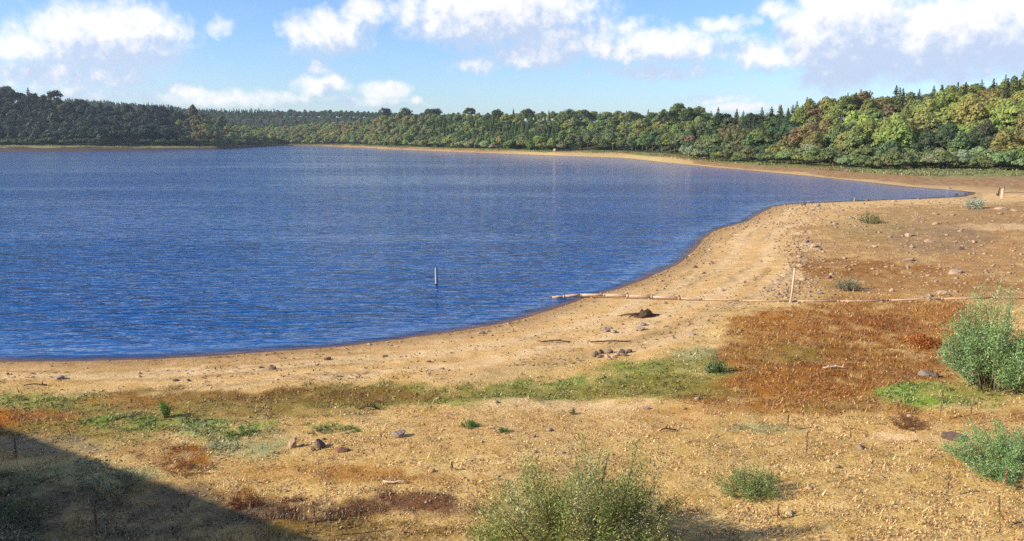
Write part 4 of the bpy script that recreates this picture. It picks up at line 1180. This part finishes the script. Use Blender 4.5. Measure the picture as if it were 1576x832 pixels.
shrub('green_herb', 776, 664, 9, 26, 18, 50, .045, [(.09, .18, .05)], 'smaller green plant right of the bright leafy one', 'plant', 10)
shrub('green_herb', 881, 637, 15, 10, 8, 40, .05, [(.13, .16, .06)], 'upright little plant alone on the dry strip', 'plant', 11)
shrub('green_herb', 255, 643, 34, 20, 12, 70, .08, [(.12, .22, .05)], 'thin green sapling rising from the green weeds', 'plant', 12, upright=.3)
shrub('green_herb', 1100, 572, 28, 34, 20, 60, .10, [(.15, .21, .09)], 'pale green sapling at the corner of green and rust weeds', 'plant', 13, upright=.4)
shrub('green_herb', 497, 664, 11, 46, 20, 60, .045, [(.10, .15, .06)], 'dark green tuft in the dry strip above the rocks', 'plant', 14)
shrub('green_herb', 538, 663, 9, 40, 18, 60, .045, [(.12, .21, .06)], 'mid green tuft between dark tuft and boulder', 'plant', 15)
shrub('green_herb', 373, 668, 13, 56, 30, 60, .05, [(.10, .22, .04)], 'bright green mat of leaves at the end of the green weeds', 'plant', 16)
shrub('green_herb', 170, 752, 22, 120, 40, 50, .05, [(.24, .25, .11), (.19, .20, .09)], 'sunlit grey green weeds along the shadow edge', 'plant', 18)
shrub('green_herb', 22, 800, 36, 90, 30, 50, .05, [(.13, .19, .05)], 'green weeds in the shade at the near corner of the bank', 'plant', 19)
shrub('orange_herb', 287, 724, 20, 70, 40, 40, .05, [(.38, .16, .04), (.30, .15, .05)], 'orange dried weed clump standing in the straw', 'plant', 20)
shrub('orange_herb', 378, 775, 20, 56, 40, 60, .05, [(.20, .07, .03)], 'dark red weed clump beside the shadow edge', 'plant', 21)
shrub('orange_herb', 1425, 531, 20, 56, 40, 60, .10, [(.38, .13, .03)], 'brighter orange weed clump inside the rust coloured field', 'plant', 22)
shrub('red_herb', 1400, 655, 16, 60, 40, 60, .05, [(.24, .10, .04), (.18, .08, .03)], 'russet weed clump on the dry strip right of centre', 'plant', 23)

DOCKS = [(27, 716, 38, 'dead dock stalk standing at the shadow edge near the left frame'), (150, 822, 40, 'dark dock stalk rising out of the shade'), (487, 826, 56, 'tall red seeded dock stalk below the dark brown weeds'), (455, 806, 28, 'thin dead stalk left of the red dock'), (695, 724, 14, 'short dark stalk alone in the straw'), (1211, 662, 26, 'brown stalk at the lower edge of the rust weeds'), (1458, 764, 36, 'brown dock stalk in the straw below the low shrub'),
         (1544, 758, 34, 'thin dock stalk under the spreading shrub'), (1539, 812, 44, 'tallest thin brown stalk at the near corner'), (1196, 800, 22, 'tiny dead stalk beyond the broad shrub'), (1446, 647, 44, 'brown stalk in front of the bright green patch'), (1100, 570, 30, 'greenish stalk by the pale sapling'), (1240, 705, 40, 'faint pale green stalk in the straw'), (1490, 655, 30, 'pale dry stalk above the spreading shrub')]
for i, (px, py, h, lab) in enumerate(DOCKS):
    rng = np.random.default_rng(700 + i); X, Y, Z = hit(px, py); sc = math.sqrt(X * X + Y * Y + (CAMZ - Z) ** 2) / FPX; Hh = h * sc
    root = empty('dock_plant', (X, Y, Z - .02), rng.uniform(0, 6)); tag(root, lab, 'plant', 'dead dock stalks')
    lx = rng.normal(0, .06) * Hh
    MB().tube([(0, 0, 0), (lx * .4, 0, Hh * .5), (lx, 0, Hh)], [.009, .007, .003], 5).build('stem', M_STEM, root)
    m = 260; t = rng.uniform(.35, 1, m); cl = (np.sin(t * 40) * .5 + .7); rad = .040 * (1.15 - t) * cl + .008
    dd = unit(m, rng); cen = np.stack([lx * t + dd[:, 0] * rad, dd[:, 1] * rad, t * Hh], 1)
    PV, PF = leaf_quads(cen, dd, .032 * rng.uniform(.6, 1.4, m), rng, .6); link_mesh('seed_head', np_mesh('seed_head', PV, PF), M_DOCK, root)

# ------------------------------------------------------------------ stump, driftwood, posts, pipe
def px_scale(p): return math.sqrt(p[0] ** 2 + p[1] ** 2 + (CAMZ - p[2]) ** 2) / FPX


def root_path(rng, th, L, r0, rise=0.0):
    pts = []; rad = []
    for i in range(7):
        t = i / 6; a = th + .5 * math.sin(t * 3 + th) * .6
        pts.append((math.cos(a) * L * t, math.sin(a) * L * t, .18 * (1 - t) + rise * math.sin(t * 3.1) + rng.normal(0, .015))); rad.append(r0 * (1 - t * .85))
    return pts, rad


P = hit(993, 487); s = px_scale(P)
root = empty('tree_stump', (P[0], P[1], P[2] - .05)); tag(root, 'dark brown tree stump with sprawling roots on the bare sand', 'tree stump')
rng = np.random.default_rng(41); m = MB(); ns = 12
rings = [(0, 0.50), (.10, .42), (.22, .33), (.36, .27), (.42, .15)]
vs = [(math.cos(2 * math.pi * k / ns) * r * rng.uniform(.8, 1.2) * 1.25, math.sin(2 * math.pi * k / ns) * r * rng.uniform(.8, 1.2), z * rng.uniform(.7, 1.25)) for z, r in rings for k in range(ns)]
fs = [(i * ns + k, i * ns + (k + 1) % ns, (i + 1) * ns + (k + 1) % ns, (i + 1) * ns + k) for i in range(len(rings) - 1) for k in range(ns)] + [tuple((len(rings) - 1) * ns + k for k in range(ns))]
m.add(vs, fs); m.build('stump_body', M_DRIFT, root)
for th, L, r0, rs in [(3.05, 1.5, .10, .06), (3.5, 1.1, .08, .10), (0.1, 1.15, .09, .05), (.5, .8, .08, .1), (-.5, .7, .08, .02), (-1.6, .5, .09, .0), (2.2, .8, .07, .1), (4.2, .7, .07, .02)]:
    p, r = root_path(rng, th, L, r0, rs); MB().tube(p, r, 6).build('root', M_DRIFT, root, True)


def branchy(name, px, py, wpx, hpx, label, mat, seed, cat='driftwood', n=4, flat=False):
    rng = np.random.default_rng(seed); P = hit(px, py); s = px_scale(P); W_, H_ = wpx * s, hpx * s
    root = empty(name, P); tag(root, label, cat, 'driftwood on the shore')
    th = .06 * rng.normal()
    main = [(-W_ / 2 + W_ * t, rng.normal(0, .03 * W_), .03 + H_ * .3 * math.sin(t * 3) + abs(rng.normal(0, .02))) for t in np.linspace(0, 1, 6)]
    MB().tube(main, [.02 + .010 * W_ * (1 - .6 * t) for t in np.linspace(0, 1, 6)], 6).build('main_stem', mat, root, True)
    for k in range(n):
        i = rng.integers(1, 5); b = np.array(main[i]); d = np.array((rng.normal(0, .5), rng.normal(0, .5), abs(rng.normal(.8, .3)) * (0.15 if flat else 1))); d /= np.linalg.norm(d)
        L = H_ * rng.uniform(.5, 1.0); MB().tube([b, b + d * L * .5 + rng.normal(0, .05, 3) * L, b + d * L], [.025 * (1 + W_ * .2), .018, .008], 5).build('branch', mat, root, True)
    return root


branchy('dead_root', 568, 630, 30, 11, 'gnarled dark root clump on the straw below the green band', M_DRIFT, 51, n=6)
branchy('driftwood_branch', 940, 527, 62, 4, 'long thin dark branch lying along the tide line', M_DRIFT, 52, n=4, flat=True)
branchy('driftwood_branch', 855, 527, 46, 5, 'broken dark twig line left of the long branch', M_DRIFT, 53, n=5, flat=True)
branchy('dead_branch', 1414, 340, 18, 12, 'pale splintered branch pile in the stony field', M_PALEWOOD, 54, n=7)
branchy('driftwood_branch', 1028, 664, 24, 8, 'dark forked branch lying in the straw', M_DRIFT, 55, n=3)
branchy('driftwood_branch', 1285, 568, 34, 7, 'pale fallen stick in the rust coloured weeds', M_PALEWOOD, 56, n=3)
branchy('driftwood_log', 1494, 297, 16, 5, 'dark log lying at the end of the inlet', M_DRIFT, 57, n=2, flat=True)
branchy('driftwood_branch', 1560, 297, 26, 4, 'thin dark stick on the sand beyond the inlet', M_DRIFT, 58, n=2, flat=True)
branchy('driftwood_branch', 610, 745, 40, 6, 'pale dry stick above the brown weeds', M_PALEWOOD, 59, n=4, flat=True)
branchy('driftwood_branch', 55, 594, 30, 4, 'dark flat stick on the weed line of the left beach', M_DRIFT, 60, n=3, flat=True)

# marker post in the lake: white front, dark back
x, y = plane_hit(672, 438.5); s = math.sqrt(x * x + y * y + 100) / FPX; Hh = 27 * s
root = empty('depth_marker_post', (x, y, 0), 0.35); tag(root, 'white fronted dark post standing alone in the lake', 'post')
MB().box((0, 0, Hh / 2 - .6), (.13, .12, Hh + 1.2)).build('post', M_BLACKPAINT, root)
MB().box((-.025, -.071, Hh / 2 + .06), (.075, .02, Hh - .1)).build('white_board', M_WHITE, root)
MB().box((-.076, 0, Hh / 2 + .06), (.02, .10, Hh - .1)).build('white_board', M_WHITE, root)

# marker post on the shore
P = hit(1217, 465); s = px_scale(P); Hh = 51 * s
root = empty('marker_post', P); tag(root, 'tall slim pinkish post standing beside the pipe on the shore', 'post')
root.rotation_euler = (0, .07, .3)
MB().tube([(0, 0, -.3), (0, 0, Hh)], [.06, .05], 8).build('shaft', M_PALEWOOD, root, True)
MB().tube([(0, 0, Hh), (0, 0, Hh + .04)], [.07, .04], 8).build('cap', M_RUSTY, root, True)
MB().tube([(0, 0, -.05), (0, 0, .10)], [.12, .10], 8).build('footing', M_MASON, root, True)

# posts by the inlet
P = hit(1542, 304); s = px_scale(P)
root = empty('wooden_post', P); tag(root, 'thick bleached post standing on the sand beyond the inlet', 'post')
MB().tube([(0, 0, -.2), (.03, 0, 11 * s), (.1, 0, 12.5 * s)], [1.7 * s, 1.4 * s, .6 * s], 8).build('shaft', M_PALEWOOD, root)
MB().tube([(1.2 * s, 0, 6 * s), (2 * s, 0, 15 * s)], [.7 * s, .3 * s], 6).build('splinter', M_DRIFT, root)
P = hit(1536, 301)
root = empty('dead_root', P); tag(root, 'dark forked root upright beside the bleached post', 'driftwood', 'driftwood on the shore')
MB().tube([(0, 0, -.1), (.5 * s, 0, 5 * s), (1.5 * s, 0, 12 * s)], [1.6 * s, 1.1 * s, .4 * s], 7).build('main_stem', M_DRIFT, root)
MB().tube([(0, 0, 1 * s), (-3 * s, 0, 3 * s)], [1.2 * s, .5 * s], 6).build('branch', M_DRIFT, root)
x, y = plane_hit(1472, 299.5); o = bpy.data.objects.new('stone', SM[0]); C.objects.link(o); o.location = (x, y, 0.02); o.scale = (.35, .25, .22); o.color = (.3, .3, .3, 1)
tag(o, 'dark rock just breaking the surface in the inlet', 'stone', 'stones on the exposed lake bed')

# pipeline
PP = [(850, 457.5, 0.02), (868, 458, .10), (895, 458, .2), (930, 458.5, .2), (966, 459.5, .18), (1003, 460.5, .16), (1045, 461.5, .10), (1083, 462.5, .07), (1140, 463.5, .05), (1216, 464.2, .05), (1290, 464.2, .04), (1370, 463.2, .05), (1450, 461.5, .06), (1530, 459, .06), (1620, 455.5, .06)]
root = None; pts = []
for (px, py, lift) in PP:
    h = hit(px, py); pts.append(Vector((h[0], h[1], max(h[2], -.02) + lift)))
o0 = pts[0].copy(); root = empty('pipeline', (o0.x, o0.y, 0)); tag(root, 'long pinkish jointed pipe running from the lake up across the shore', 'pipe')
loc = [p - Vector((o0.x, o0.y, 0)) for p in pts]
for i in range(len(loc) - 1):
    a, b = loc[i], loc[i + 1]; n = 6 if (b - a).length > 3 else 2
    seg = []
    for k in range(n + 1):
        q = a.lerp(b, k / n)
        if 0 < k < n: q.z = max(0.0, float(gz(q.x + o0.x, q.y + o0.y))) + a.lerp(b, k / n).z * 0 + (PP[i][2] * (1 - k / n) + PP[i + 1][2] * k / n)
        seg.append(q)
    MB().tube(seg, .085 if i < 6 else .045, 8).build('pipe_section', M_PIPE, root, True)
    d = (b - a).normalized()
    MB().tube([b - d * .06, b + d * .06], .10 if i < 6 else .055, 8).build('collar', M_PIPE, root, True)
    if i in (1, 3, 5): MB().tube([b + Vector((0, 0, -.35)), b + Vector((0, 0, .22))], .035, 6).build('peg', M_RUSTY, root)
MB().tube([loc[0] + Vector((-.1, 0, -.05)), loc[0] + Vector((.25, 0, .1))], [.09, .07], 8).build('nozzle', M_RUSTY, root)

# ------------------------------------------------------------------ air
HAZE = 0.00011
hz = MB().box((0, 0, 40), (6800, 6800, 96)).build('haze', None)
m = bpy.data.materials.new('haze_air'); m.use_nodes = True; T = NT(m.node_tree); T.n.clear()
out = T.new('ShaderNodeOutputMaterial'); pv = T.new('ShaderNodeVolumePrincipled'); pv.inputs['Color'].default_value = (.78, .86, 1.0, 1); pv.inputs['Density'].default_value = HAZE; pv.inputs['Anisotropy'].default_value = .3
T.l.new(pv.outputs[0], out.inputs['Volume']); hz.data.materials.append(m); tag(hz, kind='stuff')
print('trees', len(TREES), 'objects', len(bpy.data.objects))
